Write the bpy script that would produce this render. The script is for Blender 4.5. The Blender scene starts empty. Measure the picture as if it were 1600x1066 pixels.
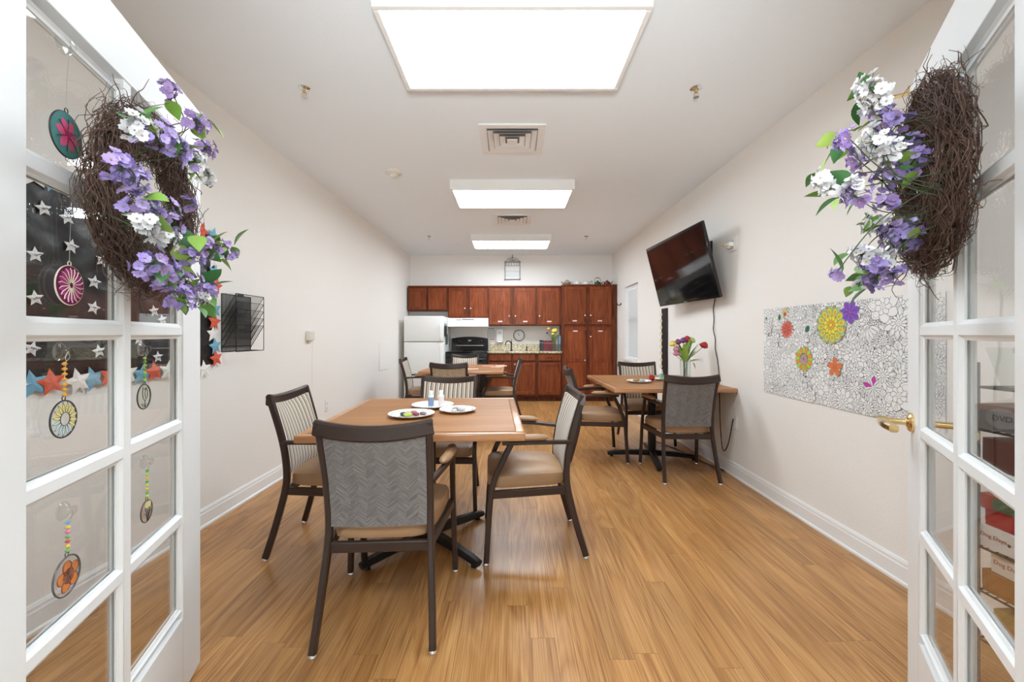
import bpy, bmesh, math, random
from mathutils import Vector, Matrix
random.seed(7)
PI = math.pi
S = bpy.context.scene
COL = S.collection

# ------------------------------------------------------------------ camera, world, exposure
F, CX, HY, CH = 640.0, 800.5, 523.0, 1.215      # focal length in pixels, vanishing point, eye height
XL, XR, YB, CZ = -1.956, 1.909, 7.85, 2.74      # left wall, right wall, back wall, ceiling
YF = 0.52                                       # room side of the wall that holds the double doors
cam = bpy.data.cameras.new('camera'); cam.sensor_width = 36; cam.lens = 36 * F / 1600
cam.shift_x = -0.5 / 1600; cam.shift_y = -10.0 / 1600; cam.clip_start = 0.02
co = bpy.data.objects.new('camera', cam); COL.objects.link(co)
co.location = (0, 0, CH); co.rotation_euler = (PI / 2, 0, 0); S.camera = co
S.view_settings.view_transform = 'Standard'; S.view_settings.look = 'None'
S.view_settings.gamma = 1; S.view_settings.use_curve_mapping = False
S.view_settings.exposure = 0.16
LAMP = (16.5, 15.0, 24.0)                                     # radiance of the fluorescent panels in the room
HALL = 16.0                                     # and of unseen hall panels added to light the doors and ceiling
S.cycles.max_bounces = 20; S.cycles.diffuse_bounces = 12; S.cycles.transparent_max_bounces = 24
w = bpy.data.worlds.new('sky'); S.world = w; w.use_nodes = True
w.node_tree.nodes['Background'].inputs[0].default_value = (.80, .90, 1, 1)
w.node_tree.nodes['Background'].inputs[1].default_value = 2.2

# added fill spot standing in for a camera flash, to brighten the ceiling
fl_ = bpy.data.lights.new('flash_fill_spot', 'SPOT'); fl_.energy = 215; fl_.color = (.93, .97, 1); fl_.spot_size = math.radians(80); fl_.spot_blend = .9; fl_.shadow_soft_size = .15
fo = bpy.data.objects.new('flash_fill_spot', fl_); COL.objects.link(fo); fo.location = (0, -.35, 1.45)
fo.rotation_euler = (Vector((0, 3.6, 2.74)) - fo.location).to_track_quat('-Z', 'Y').to_euler()
# ------------------------------------------------------------------ materials
def nn(m, t): return m.node_tree.nodes.new(t)
def mat(name, col, rough=.5, metal=0, bump=None, var=None, coat=0, emit=None, ecol=(.87, .955, 1), alpha=None, spec=.5, sheen=0):
    m = bpy.data.materials.new(name); m.use_nodes = True; nt = m.node_tree; L = nt.links.new
    b = nt.nodes['Principled BSDF']
    b.inputs['Base Color'].default_value = (*col, 1); b.inputs['Roughness'].default_value = rough
    b.inputs['Metallic'].default_value = metal; b.inputs['Coat Weight'].default_value = coat
    b.inputs['Specular IOR Level'].default_value = spec
    b.inputs['Coat Roughness'].default_value = .12
    b.inputs['Sheen Weight'].default_value = sheen
    if alpha is not None: b.inputs['Alpha'].default_value = alpha
    if emit: b.inputs['Emission Color'].default_value = (*ecol, 1); b.inputs['Emission Strength'].default_value = emit
    tc = None
    if bump or var: tc = nn(m, 'ShaderNodeTexCoord')
    if var:
        n = nn(m, 'ShaderNodeTexNoise'); n.inputs['Scale'].default_value = var[0]; n.inputs['Detail'].default_value = 5
        mx = nn(m, 'ShaderNodeMix'); mx.data_type = 'RGBA'
        mx.inputs[6].default_value = (*[c * (1 - var[1]) for c in col], 1)
        mx.inputs[7].default_value = (*[min(1, c * (1 + var[1])) for c in col], 1)
        L(tc.outputs['Object'], n.inputs['Vector']); L(n.outputs['Fac'], mx.inputs[0]); L(mx.outputs[2], b.inputs['Base Color'])
    if bump:
        n = nn(m, 'ShaderNodeTexNoise'); n.inputs['Scale'].default_value = bump[0]; n.inputs['Detail'].default_value = 4
        bp = nn(m, 'ShaderNodeBump'); bp.inputs['Strength'].default_value = bump[1]; bp.inputs['Distance'].default_value = .01
        L(tc.outputs['Object'], n.inputs['Vector']); L(n.outputs['Fac'], bp.inputs['Height']); L(bp.outputs[0], b.inputs['Normal'])
    return m
def ramp(m, stops):
    r = nn(m, 'ShaderNodeValToRGB'); e = r.color_ramp.elements
    while len(e) < len(stops): e.new(.5)
    for x, (p, c) in zip(e, stops): x.position = p; x.color = (*c, 1)
    return r
def wood(name, dark, mid, light, axis=1, rough=.35, coat=.2, fine=90, big=5, varr=.25, grain=.25, ping=.55, fr_=.035, st=(.25, .5, .75)):
    m = mat(name, mid, rough, coat=coat); nt = m.node_tree; L = nt.links.new; b = nt.nodes['Principled BSDF']
    tc = nn(m, 'ShaderNodeTexCoord'); oi = nn(m, 'ShaderNodeObjectInfo')
    sc = nn(m, 'ShaderNodeVectorMath'); sc.operation = 'SCALE'; sc.inputs[0].default_value = (13, 29, 17); L(oi.outputs['Random'], sc.inputs['Scale'])
    ad = nn(m, 'ShaderNodeVectorMath'); L(tc.outputs['Object'], ad.inputs[0]); L(sc.outputs[0], ad.inputs[1])
    def noise(s, ratio, dist, det):
        mp = nn(m, 'ShaderNodeMapping'); v = [s, s, s]; v[axis] = s * ratio; mp.inputs['Scale'].default_value = v
        n = nn(m, 'ShaderNodeTexNoise'); n.inputs['Scale'].default_value = 1; n.inputs['Detail'].default_value = det; n.inputs['Distortion'].default_value = dist
        L(ad.outputs[0], mp.inputs['Vector']); L(mp.outputs[0], n.inputs['Vector']); return n
    a = noise(big, .11, .9, 3)
    ml = nn(m, 'ShaderNodeMath'); ml.operation = 'MULTIPLY'; ml.inputs[1].default_value = 7; L(a.outputs['Fac'], ml.inputs[0])
    fr = nn(m, 'ShaderNodeMath'); fr.operation = 'PINGPONG'; fr.inputs[1].default_value = .5; L(ml.outputs[0], fr.inputs[0])
    f = noise(fine, fr_, .2, 4)
    mx = nn(m, 'ShaderNodeMath'); mx.operation = 'MULTIPLY_ADD'; mx.inputs[1].default_value = ping; L(fr.outputs[0], mx.inputs[0])
    mf = nn(m, 'ShaderNodeMath'); mf.operation = 'MULTIPLY'; mf.inputs[1].default_value = .75; L(f.outputs['Fac'], mf.inputs[0]); L(mf.outputs[0], mx.inputs[2])
    r = ramp(m, [(st[0], dark), (st[1], mid), (st[2], light)]); L(mx.outputs[0], r.inputs[0])
    hs = nn(m, 'ShaderNodeHueSaturation'); L(r.outputs[0], hs.inputs['Color'])
    mr = nn(m, 'ShaderNodeMapRange'); mr.inputs[3].default_value = 1 - varr; mr.inputs[4].default_value = 1 + varr; L(oi.outputs['Random'], mr.inputs[0]); L(mr.outputs[0], hs.inputs['Value'])
    L(hs.outputs[0], b.inputs['Base Color'])
    bp = nn(m, 'ShaderNodeBump'); bp.inputs['Strength'].default_value = grain * .3; bp.inputs['Distance'].default_value = .002
    L(f.outputs['Fac'], bp.inputs['Height']); L(bp.outputs[0], b.inputs['Normal'])
    return m
def glassy(name, tint=(1, 1, 1), ior=1.45, rough=0.0, body=0):
    m = bpy.data.materials.new(name); m.use_nodes = True; nt = m.node_tree; L = nt.links.new
    nt.nodes.remove(nt.nodes['Principled BSDF'])
    t = nn(m, 'ShaderNodeBsdfTransparent'); t.inputs[0].default_value = (*tint, 1)
    g = nn(m, 'ShaderNodeBsdfGlossy'); g.inputs['Roughness'].default_value = rough
    fz = nn(m, 'ShaderNodeFresnel'); ge = nn(m, 'ShaderNodeNewGeometry'); mr = nn(m, 'ShaderNodeMapRange')   # thin pane: no refraction, so the same reflectance on both faces
    mr.inputs[3].default_value = ior; mr.inputs[4].default_value = 1 / ior; L(ge.outputs['Backfacing'], mr.inputs[0]); L(mr.outputs[0], fz.inputs[0])
    mx = nn(m, 'ShaderNodeMixShader'); L(fz.outputs[0], mx.inputs[0]); L(t.outputs[0], mx.inputs[1]); L(g.outputs[0], mx.inputs[2])
    out = mx
    if body:
        d = nn(m, 'ShaderNodeBsdfTranslucent'); d.inputs[0].default_value = (*tint, 1)
        d2 = nn(m, 'ShaderNodeBsdfDiffuse'); d2.inputs[0].default_value = (*tint, 1)
        m1 = nn(m, 'ShaderNodeMixShader'); L(d.outputs[0], m1.inputs[1]); L(d2.outputs[0], m1.inputs[2])
        m2 = nn(m, 'ShaderNodeMixShader'); m2.inputs[0].default_value = body; L(mx.outputs[0], m2.inputs[1]); L(m1.outputs[0], m2.inputs[2]); out = m2
    L(out.outputs[0], nt.nodes['Material Output'].inputs[0]); return m
def leafy(name, c1, c2, scale=60):
    m = mat(name, c1, .5); nt = m.node_tree; L = nt.links.new; b = nt.nodes['Principled BSDF']
    oi = nn(m, 'ShaderNodeObjectInfo'); r = ramp(m, [(0, c1), (1, c2)]); L(oi.outputs['Random'], r.inputs[0])
    L(r.outputs[0], b.inputs['Base Color']); b.inputs['Subsurface Weight'].default_value = 0
    return m
M = {}
M['wall'] = mat('wall_paint', (.85, .825, .785), .75, bump=(90, .12), spec=.25)
M['ceil'] = mat('ceiling_paint', (.845, .90, .94), .85, bump=(140, .1), spec=.2)
M['trim'] = mat('white_trim_paint', (.84, .84, .83), .38)
M['door'] = mat('white_door_paint', (.79, .80, .80), .42, bump=(60, .04))
M['plank'] = wood('laminate_plank', (.215, .082, .021), (.42, .20, .063), (.54, .295, .112), 1, .36, .08, 230, 6, .13, .25, .30, .012, (.24, .44, .62))
M['sub'] = mat('subfloor', (.16, .085, .04), .8)
M['carpet'] = mat('hall_floor', (.80, .79, .77), .95, bump=(300, .4))  # unseen floor, made pale to bounce hall light onto the room ceiling
M['table'] = wood('table_laminate', (.27, .115, .038), (.335, .148, .050), (.39, .185, .070), 0, .45, .0, 150, 3, .03)
M['tedge'] = wood('table_edge_oak', (.34, .145, .055), (.42, .195, .078), (.50, .25, .115), 0, .3, .3, 110, 3, .03)
M['cherry'] = wood('cherry_cabinet', (.09, .015, .005), (.19, .042, .012), (.31, .088, .026), 2, .42, .05, 170, 7, .16, .25, .26, .02, (.22, .42, .64))
M['cherryd'] = wood('cherry_cabinet_frame', (.08, .014, .005), (.185, .040, .011), (.29, .075, .021), 2, .42, .05, 170, 7, .10, .25, .26, .02, (.22, .42, .64))
M['carc'] = wood('cherry_carcass', (.05, .010, .004), (.115, .028, .010), (.17, .046, .015), 2, .45, 0, 130, 7, .1)  # darkened so the carcass paints in the shade of gaps between doors
M['chairm'] = mat('dark_bronze_metal', (.046, .028, .022), .36, .25, bump=(600, .05))
M['blackm'] = mat('black_metal', (.02, .018, .017), .4, .3)
M['vinyl'] = mat('tan_vinyl', (.36, .215, .115), .38, bump=(240, .12), var=(9, .10))
M['steel'] = mat('brushed_steel', (.62, .62, .6), .28, 1)
M['chrome'] = mat('chrome', (.8, .8, .8), .12, 1)
M['brass'] = mat('polished_brass', (.80, .60, .30), .18, 1)
M['white'] = mat('white_enamel', (.80, .80, .78), .3)
M['plastic'] = mat('ivory_plastic', (.72, .69, .61), .4)
M['whitep'] = mat('white_plastic', (.82, .82, .80), .35)
M['black'] = mat('black_gloss', (.008, .008, .009), .12)
M['blackmat'] = mat('black_matte', (.012, .012, .012), .5)
M['screen'] = mat('tv_screen', (.006, .005, .006), .06, spec=.8)
M['paper'] = mat('white_paper', (.84, .84, .83), .7)
M['ink'] = mat('black_ink', (.02, .02, .022), .7)
M['greyink'] = mat('grey_ink', (.28, .28, .3), .7)
M['glass'] = glassy('clear_glass', (.99, .995, .99), 1.42)
M['vaseglass'] = glassy('vase_glass', (.95, .98, .965), 1.5, 0, .025)
M['cupglass'] = glassy('suction_cup_plastic', (.97, .98, .98), 1.5)
M['twig'] = mat('grapevine_twig', (.12, .066, .048), .7, var=(130, .95))
M['stemg'] = mat('green_stem', (.06, .085, .035), .6)
M['stemd'] = mat('brown_stem', (.05, .035, .028), .7)
M['leaf'] = leafy('green_leaf', (.10, .26, .03), (.36, .52, .10))
M['leafd'] = leafy('dark_green_leaf', (.035, .13, .035), (.10, .26, .05))
M['lilac'] = leafy('lilac_petal', (.27, .20, .52), (.46, .37, .68))
M['violet'] = leafy('violet_petal', (.20, .12, .33), (.36, .25, .50))
M['whitef'] = leafy('white_petal', (.62, .62, .62), (.72, .71, .74))
M['yel'] = mat('flower_eye', (.36, .31, .24), .6)
M['mesh'] = mat('black_wire', (.02, .019, .018), .45, .4)
M['sheet'] = mat('black_plastic_sheet', (.012, .012, .013), .35, bump=(9, .5))
M['red'] = mat('red_card', (.70, .105, .055), .6)
M['blue'] = mat('blue_card', (.17, .42, .58), .6)
M['pink'] = mat('pink_tape', (.86, .60, .66), .6)
M['cwhite'] = mat('white_card', (.84, .83, .80), .6)
M['rose'] = mat('red_rose', (.38, .012, .02), .55)
for k_, s_ in (('table', .25), ('cherry', .2), ('cherryd', .2), ('carc', .2)): M[k_].node_tree.nodes['Principled BSDF'].inputs['Specular IOR Level'].default_value = s_
def C(name, c, r=.55, **k):
    if name not in M: M[name] = mat(name, c, r, **k)
    return M[name]
# striped chair fabric
def stripes():
    m = mat('striped_fabric', (.6, .5, .38), .8, sheen=.2); nt = m.node_tree; L = nt.links.new; b = nt.nodes['Principled BSDF']
    tc = nn(m, 'ShaderNodeTexCoord'); sp = nn(m, 'ShaderNodeSeparateXYZ'); L(tc.outputs['Object'], sp.inputs[0])
    ml = nn(m, 'ShaderNodeMath'); ml.operation = 'MULTIPLY_ADD'; ml.inputs[1].default_value = 29; ml.inputs[2].default_value = 20; L(sp.outputs['X'], ml.inputs[0])
    fr = nn(m, 'ShaderNodeMath'); fr.operation = 'FRACT'; L(ml.outputs[0], fr.inputs[0])
    cream, tan, br, gr = (.72, .64, .52), (.36, .27, .18), (.085, .06, .045), (.30, .27, .25)
    r = ramp(m, [(0, br), (.12, gr), (.24, cream), (.50, cream), (.56, tan), (.70, gr), (.80, cream), (.92, br)])
    r.color_ramp.interpolation = 'CONSTANT'; L(fr.outputs[0], r.inputs[0]); L(r.outputs[0], b.inputs['Base Color'])
    n = nn(m, 'ShaderNodeTexNoise'); n.inputs['Scale'].default_value = 700; bp = nn(m, 'ShaderNodeBump'); bp.inputs['Strength'].default_value = .2; bp.inputs['Distance'].default_value = .002
    L(tc.outputs['Object'], n.inputs['Vector']); L(n.outputs['Fac'], bp.inputs['Height']); L(bp.outputs[0], b.inputs['Normal'])
    return m
def weave(name, c1, c2, c3):
    m = mat(name, c2, .85, sheen=.2); nt = m.node_tree; L = nt.links.new; b = nt.nodes['Principled BSDF']
    tc = nn(m, 'ShaderNodeTexCoord')
    def tex(rot):
        m0 = nn(m, 'ShaderNodeMapping'); m0.inputs['Rotation'].default_value = (0, rot, 0); L(tc.outputs['Object'], m0.inputs[0])
        mp = nn(m, 'ShaderNodeMapping'); mp.inputs['Scale'].default_value = (20, 20, 330); L(m0.outputs[0], mp.inputs[0])
        n = nn(m, 'ShaderNodeTexNoise'); n.inputs['Scale'].default_value = 1; n.inputs['Detail'].default_value = 2
        L(mp.outputs[0], n.inputs['Vector']); return n
    a, c = tex(.65), tex(-.65)
    sp = nn(m, 'ShaderNodeSeparateXYZ'); L(tc.outputs['Object'], sp.inputs[0])
    ml = nn(m, 'ShaderNodeMath'); ml.operation = 'MULTIPLY_ADD'; ml.inputs[1].default_value = 13; ml.inputs[2].default_value = 40; L(sp.outputs['X'], ml.inputs[0])
    nz = nn(m, 'ShaderNodeTexNoise'); nz.inputs['Scale'].default_value = 7; L(tc.outputs['Object'], nz.inputs['Vector'])
    ad0 = nn(m, 'ShaderNodeMath'); L(ml.outputs[0], ad0.inputs[0]); L(nz.outputs['Fac'], ad0.inputs[1])
    fr = nn(m, 'ShaderNodeMath'); fr.operation = 'FRACT'; L(ad0.outputs[0], fr.inputs[0])
    gt = nn(m, 'ShaderNodeMath'); gt.operation = 'GREATER_THAN'; gt.inputs[1].default_value = .5; L(fr.outputs[0], gt.inputs[0])
    mx = nn(m, 'ShaderNodeMix'); L(gt.outputs[0], mx.inputs[0]); L(a.outputs['Fac'], mx.inputs[2]); L(c.outputs['Fac'], mx.inputs[3])
    ad = nn(m, 'ShaderNodeMath'); ad.operation = 'MULTIPLY_ADD'; ad.inputs[1].default_value = .05; L(gt.outputs[0], ad.inputs[0]); L(mx.outputs[0], ad.inputs[2])
    r = ramp(m, [(.34, c1), (.52, c2), (.70, c3)]); L(ad.outputs[0], r.inputs[0]); L(r.outputs[0], b.inputs['Base Color'])
    return m
M['stripe'] = stripes()
M['weave'] = weave('grey_woven_fabric', (.125, .115, .112), (.175, .165, .162), (.25, .235, .232))
M['weavet'] = weave('tan_woven_fabric', (.26, .20, .13), (.40, .32, .22), (.52, .43, .31))
def granite():
    m = mat('granite', (.5, .42, .28), .2, coat=.2); nt = m.node_tree; L = nt.links.new; b = nt.nodes['Principled BSDF']
    tc = nn(m, 'ShaderNodeTexCoord'); n = nn(m, 'ShaderNodeTexNoise'); n.inputs['Scale'].default_value = 34; n.inputs['Detail'].default_value = 5; n.inputs['Roughness'].default_value = .75
    L(tc.outputs['Object'], n.inputs['Vector'])
    r = ramp(m, [(.30, (.06, .045, .03)), (.44, (.33, .25, .12)), (.54, (.62, .54, .36)), (.66, (.74, .68, .54)), (.72, (.30, .24, .13))]); L(n.outputs['Fac'], r.inputs[0]); L(r.outputs[0], b.inputs['Base Color'])
    return m
M['granite'] = granite()
for i_ in range(3): M['lamp%d' % i_] = mat('lamp_diffuser_%d' % i_, (.9, .9, .9), .5, emit=LAMP[i_], ecol=(.85, .95, 1.03))
M['hlamp'] = mat('hall_fill_diffuser', (.9, .9, .9), .5, emit=HALL)

# ------------------------------------------------------------------ mesh helpers
def catmull(P, n=5):
    P = [Vector(p) for p in P]
    if len(P) < 3: return P
    Q = [P[0] * 2 - P[1]] + P + [P[-1] * 2 - P[-2]]; out = []
    for i in range(1, len(Q) - 2):
        a, b, c, d = Q[i - 1:i + 3]
        for k in range(n):
            t = k / n
            out.append(.5 * (2 * b + (c - a) * t + (2 * a - 5 * b + 4 * c - d) * t * t + (3 * b - a - 3 * c + d) * t ** 3))
    return out + [P[-1]]
class MB:
    def __init__(s): s.bm = bmesh.new(); s.mi = 0
    def _f(s, vs):
        try: f = s.bm.faces.new(vs); f.material_index = s.mi; return f
        except ValueError: return None
    def box(s, x0, x1, y0, y1, z0, z1, bev=0, seg=1):
        b = bmesh.new()
        r = bmesh.ops.create_cube(b, size=1)
        for v in b.verts: v.co = Vector(((x0 + x1) / 2 + v.co.x * (x1 - x0), (y0 + y1) / 2 + v.co.y * (y1 - y0), (z0 + z1) / 2 + v.co.z * (z1 - z0)))
        if bev: bmesh.ops.bevel(b, geom=b.edges[:], offset=bev, segments=seg, profile=.5, affect='EDGES')
        return s.add(b)
    def add(s, b, mtx=None):
        mp = {}
        new = []
        for v in b.verts: mp[v] = s.bm.verts.new(mtx @ v.co if mtx else v.co); new.append(mp[v])
        for f in b.faces: s._f([mp[v] for v in f.verts])
        b.free(); return new
    def rbox(s, c, h, p=6, cuts=5, fn=None):
        b = bmesh.new(); bmesh.ops.create_cube(b, size=2); bmesh.ops.subdivide_edges(b, edges=b.edges[:], cuts=cuts, use_grid_fill=True)
        for v in b.verts:
            u = v.co; n = (abs(u.x) ** p + abs(u.y) ** p + abs(u.z) ** p) ** (1 / p); k = max(abs(u.x), abs(u.y), abs(u.z)) / n
            q = Vector((u.x * k * h[0], u.y * k * h[1], u.z * k * h[2]))
            if fn: q = fn(q)
            v.co = q + Vector(c)
        return s.add(b)
    def rings(s, R, close=True, caps=True):
        for a, b in zip(R, R[1:]):
            n = len(a)
            for i in range(n if close else n - 1): s._f([a[i], a[(i + 1) % n], b[(i + 1) % n], b[i]])
        if caps and close: s._f(R[0][::-1]); s._f(R[-1])
    def sweep(s, path, w, h, ref=(1, 0, 0), bev=.004):
        path = [Vector(p) for p in path]; R = []; ref = Vector(ref); n = len(path)
        for i, p in enumerate(path):
            t = (path[min(i + 1, n - 1)] - path[max(i - 1, 0)]).normalized()
            a = (ref - t * ref.dot(t)).normalized(); b = t.cross(a)
            ww = w(i / (n - 1)) if callable(w) else w; hh = h(i / (n - 1)) if callable(h) else h
            e = min(bev, ww * .45, hh * .45)
            x, y = ww / 2, hh / 2
            prof = [(-x + e, -y), (x - e, -y), (x, -y + e), (x, y - e), (x - e, y), (-x + e, y), (-x, y - e), (-x, -y + e)] if e else [(-x, -y), (x, -y), (x, y), (-x, y)]
            R.append([s.bm.verts.new(p + a * q[0] + b * q[1]) for q in prof])
        s.rings(R)
    def tube(s, path, r=.003, seg=6, caps=True):
        path = [Vector(p) for p in path]; R = []; n = len(path); prev = None
        for i, p in enumerate(path):
            t = path[min(i + 1, n - 1)] - path[max(i - 1, 0)]
            if t.length < 1e-9: t = Vector((0, 0, 1))
            t.normalize()
            if prev is None: prev = Vector((0, 0, 1)) if abs(t.z) < .9 else Vector((1, 0, 0))
            a = (prev - t * prev.dot(t))
            if a.length < 1e-6: a = t.orthogonal()
            a.normalize(); b = t.cross(a); prev = a
            rr = r(i / max(1, n - 1)) if callable(r) else r
            R.append([s.bm.verts.new(p + (a * math.cos(2 * PI * k / seg) + b * math.sin(2 * PI * k / seg)) * rr) for k in range(seg)])
        s.rings(R, True, caps)
    def lathe(s, prof, seg=24, o=(0, 0, 0), mtx=None):
        o = Vector(o); R = []
        for r, z in prof:
            pts = [Vector((max(r, 1e-4) * math.cos(2 * PI * k / seg), max(r, 1e-4) * math.sin(2 * PI * k / seg), z)) for k in range(seg)]
            R.append([s.bm.verts.new(o + (mtx @ q if mtx else q)) for q in pts])
        s.rings(R)
    def prism(s, pts, o, u, v, n, d):
        o, u, v, n = Vector(o), Vector(u), Vector(v), Vector(n)
        A = [s.bm.verts.new(o + u * p[0] + v * p[1]) for p in pts]; B = [s.bm.verts.new(o + u * p[0] + v * p[1] + n * d) for p in pts]
        s._f(B)
        if d: s.rings([A, B], True, False); s._f(A[::-1])
    def ball(s, c, r, seg=10, sz=1.0):
        b = bmesh.new(); bmesh.ops.create_uvsphere(b, u_segments=seg, v_segments=max(4, seg // 2 + 1), radius=r)
        for v in b.verts: v.co.z *= sz; v.co += Vector(c)
        s.add(b)
    def build(s, name, m, parent=None, smooth=True, ang=38, recalc=True):
        me = bpy.data.meshes.new(name)
        if recalc: bmesh.ops.recalc_face_normals(s.bm, faces=s.bm.faces[:])
        s.bm.to_mesh(me); s.bm.free()
        for x in (m if isinstance(m, (list, tuple)) else [m]): me.materials.append(x)
        if smooth and len(me.polygons):
            me.polygons.foreach_set('use_smooth', [True] * len(me.polygons)); me.set_sharp_from_angle(angle=math.radians(ang))
        o = bpy.data.objects.new(name, me); COL.objects.link(o)
        if parent: o.parent = parent
        return o
def bx(name, m, parent, x0, x1, y0, y1, z0, z1, bev=0, seg=1):
    b = MB(); b.box(x0, x1, y0, y1, z0, z1, bev, seg); return b.build(name, m, parent)
def tag(o, label, cat, group=None):
    o['label'] = label; o['category'] = cat
    if group: o['group'] = group
    return o
def struct(o): o['kind'] = 'structure'; return o
def lab(o, t): o['label'] = t; return o
def thing(name, label, cat, loc=(0, 0, 0), rz=0, group=None):
    o = bpy.data.objects.new(name, None); COL.objects.link(o); o.empty_display_size = .05
    o.location = loc; o.rotation_euler = (0, 0, rz); return tag(o, label, cat, group)
def kids(o): return list(o.children)
def dup(root, loc, rz, label, group=None):
    r = root.copy(); COL.objects.link(r); r.location = loc; r.rotation_euler = (0, 0, rz); r['label'] = label
    if group: r['group'] = group
    for ch in kids(root):
        c = ch.copy(); COL.objects.link(c); c.parent = r
        for g in kids(ch):
            d = g.copy(); COL.objects.link(d); d.parent = c
    return r
def piece(src, parent, loc=(0, 0, 0), rot=(0, 0, 0), sc=1, me=None):
    """a part that shares mesh data with src"""
    o = bpy.data.objects.new(src[0], src[1]); COL.objects.link(o); o.parent = parent; o.location = loc; o.rotation_euler = rot
    o.scale = (sc, sc, sc) if not isinstance(sc, tuple) else sc
    return o
def text(name, s, size, m, parent, loc, rot, depth=.0004):
    cu = bpy.data.curves.new('t', 'FONT'); cu.body = s; cu.size = size; cu.extrude = depth; cu.align_x = 'CENTER'; cu.align_y = 'CENTER'; cu.resolution_u = 3
    o = bpy.data.objects.new('t', cu); COL.objects.link(o)
    me = bpy.data.meshes.new_from_object(o.evaluated_get(bpy.context.evaluated_depsgraph_get())); me.name = name
    bpy.data.objects.remove(o); bpy.data.curves.remove(cu); me.materials.clear(); me.materials.append(m)
    r = bpy.data.objects.new(name, me); COL.objects.link(r); r.parent = parent; r.location = loc; r.rotation_euler = rot
    return r
def PX(px, Y): return (px - CX) * Y / F
def PZ(py, Y): return CH - (py - HY) * Y / F
def star_pts(r, a0=PI / 2, k=.45): return [(r * (1 if i % 2 == 0 else k) * math.cos(a0 + i * PI / 5), r * (1 if i % 2 == 0 else k) * math.sin(a0 + i * PI / 5)) for i in range(10)]

# ------------------------------------------------------------------ room shell
flo = struct(bx('floor', M['sub'], None, XL, XR, YF - .12, YB, -.12, -.005))
pw = (XR - XL) / 40
for i in range(40):
    y = YF - random.uniform(.05, 1.15); x = XL + i * pw
    while y < YB:
        a, b = max(y, YF - .1), min(y + 1.22, YB)
        if b - a > .03: bx('plank', M['plank'], flo, x + .0004, x + pw - .0004, a + .0005, b - .0005, -.005, 0)
        y += 1.22
struct(bx('ceiling', M['ceil'], None, XL, XR, YF - .12, YB, CZ, CZ + .1))
struct(bx('wall_left', M['wall'], None, XL - .12, XL, YF - .12, YB + .12, -.12, CZ + .1))
struct(bx('wall_back', M['wall'], None, XL, XR, YB, YB + .12, -.12, CZ + .1))
WY0, WY1, WZ0, WZ1 = 6.22, 6.96, .80, 2.03
b = MB()
b.box(XR, XR + .14, YF - .12, WY0, -.12, CZ + .1); b.box(XR, XR + .14, WY1, YB + .12, -.12, CZ + .1)
b.box(XR, XR + .14, WY0, WY1, -.12, WZ0); b.box(XR, XR + .14, WY0, WY1, WZ1, CZ + .1)
struct(b.build('wall_right', M['wall']))
b = MB(); DW = 1.0
b.box(XL, -DW, YF - .12, YF, -.005, CZ); b.box(DW, XR, YF - .12, YF, -.005, CZ); b.box(-DW, DW, YF - .12, YF, 2.07, CZ)
struct(b.build('wall_front', M['wall']))
for sx in (-1, 1):
    bb = MB(); x = XL if sx < 0 else XR
    prof = [(0, 0), (.022, 0), (.022, .012), (.013, .018), (.013, .085), (.010, .092), (.010, .104), (.004, .118), (0, .118)]
    ra = [bb.bm.verts.new((x - sx * p[0], YF, p[1])) for p in prof]; rb = [bb.bm.verts.new((x - sx * p[0], YB, p[1])) for p in prof]
    bb.rings([ra, rb]); struct(bb.build('baseboard_left' if sx < 0 else 'baseboard_right', M['trim'], None, True, 20))
# door casing of the opening
b = MB()
for sx in (-1, 1): b.box(sx * .955 - .05, sx * .955 + .05, YF - .15, YF + .02, 0, 2.1, .004)
b.box(-1.0, 1.0, YF - .15, YF + .02, 2.06, 2.16, .004)
struct(b.build('trim_1', M['trim']))
# the hall the camera stands in
HB, HX = -3.4, 2.6
struct(bx('floor_hall', M['carpet'], None, -HX, HX, HB, YF - .12, -.12, -.004))
struct(bx('ceiling_hall', M['ceil'], None, -HX, HX, HB, YF - .12, CZ, CZ + .1))
struct(bx('wall_hall_back', M['wall'], None, -HX, HX, HB - .1, HB, -.12, CZ + .1))
struct(bx('wall_hall_left', M['wall'], None, -HX - .1, -HX, HB - .1, YF - .12, -.12, CZ + .1))
struct(bx('wall_hall_right', M['wall'], None, HX, HX + .1, HB - .1, YF - .12, -.12, CZ + .1))
b = MB(); b.box(-HX, XL, YF - .12, YF - .02, -.005, CZ); b.box(XR + .0, HX, YF - .12, YF - .02, -.005, CZ); struct(b.build('wall_hall_front', M['wall']))

# window in the right wall: jamb liner, sash, panes, blinds
wr = struct(bpy.data.objects.new('window_1', None)); COL.objects.link(wr)
b = MB(); e = .012
b.box(XR - .001, XR + .125, WY0, WY0 + e, WZ0, WZ1); b.box(XR - .001, XR + .125, WY1 - e, WY1, WZ0, WZ1)
b.box(XR - .03, XR + .125, WY0 - .03, WY1 + .03, WZ0 - .02, WZ0 + e); b.box(XR - .001, XR + .125, WY0, WY1, WZ1 - e, WZ1)
b.build('jamb', M['trim'], wr)
b = MB(); fx0, fx1 = XR + .105, XR + .135; mz = (WZ0 + WZ1) / 2
for z0, z1 in ((WZ0 + e, mz), (mz, WZ1 - e)):
    b.box(fx0, fx1, WY0 + e, WY0 + .05, z0, z1); b.box(fx0, fx1, WY1 - .05, WY1 - e, z0, z1)
    b.box(fx0, fx1, WY0 + .05, WY1 - .05, z0, z0 + .035); b.box(fx0, fx1, WY0 + .05, WY1 - .05, z1 - .035, z1)
b.build('sash', M['trim'], wr)
for z0, z1 in ((WZ0 + .04, mz - .03), (mz + .03, WZ1 - .04)): bx('pane', M['glass'], wr, XR + .118, XR + .122, WY0 + .05, WY1 - .05, z0, z1)
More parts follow.
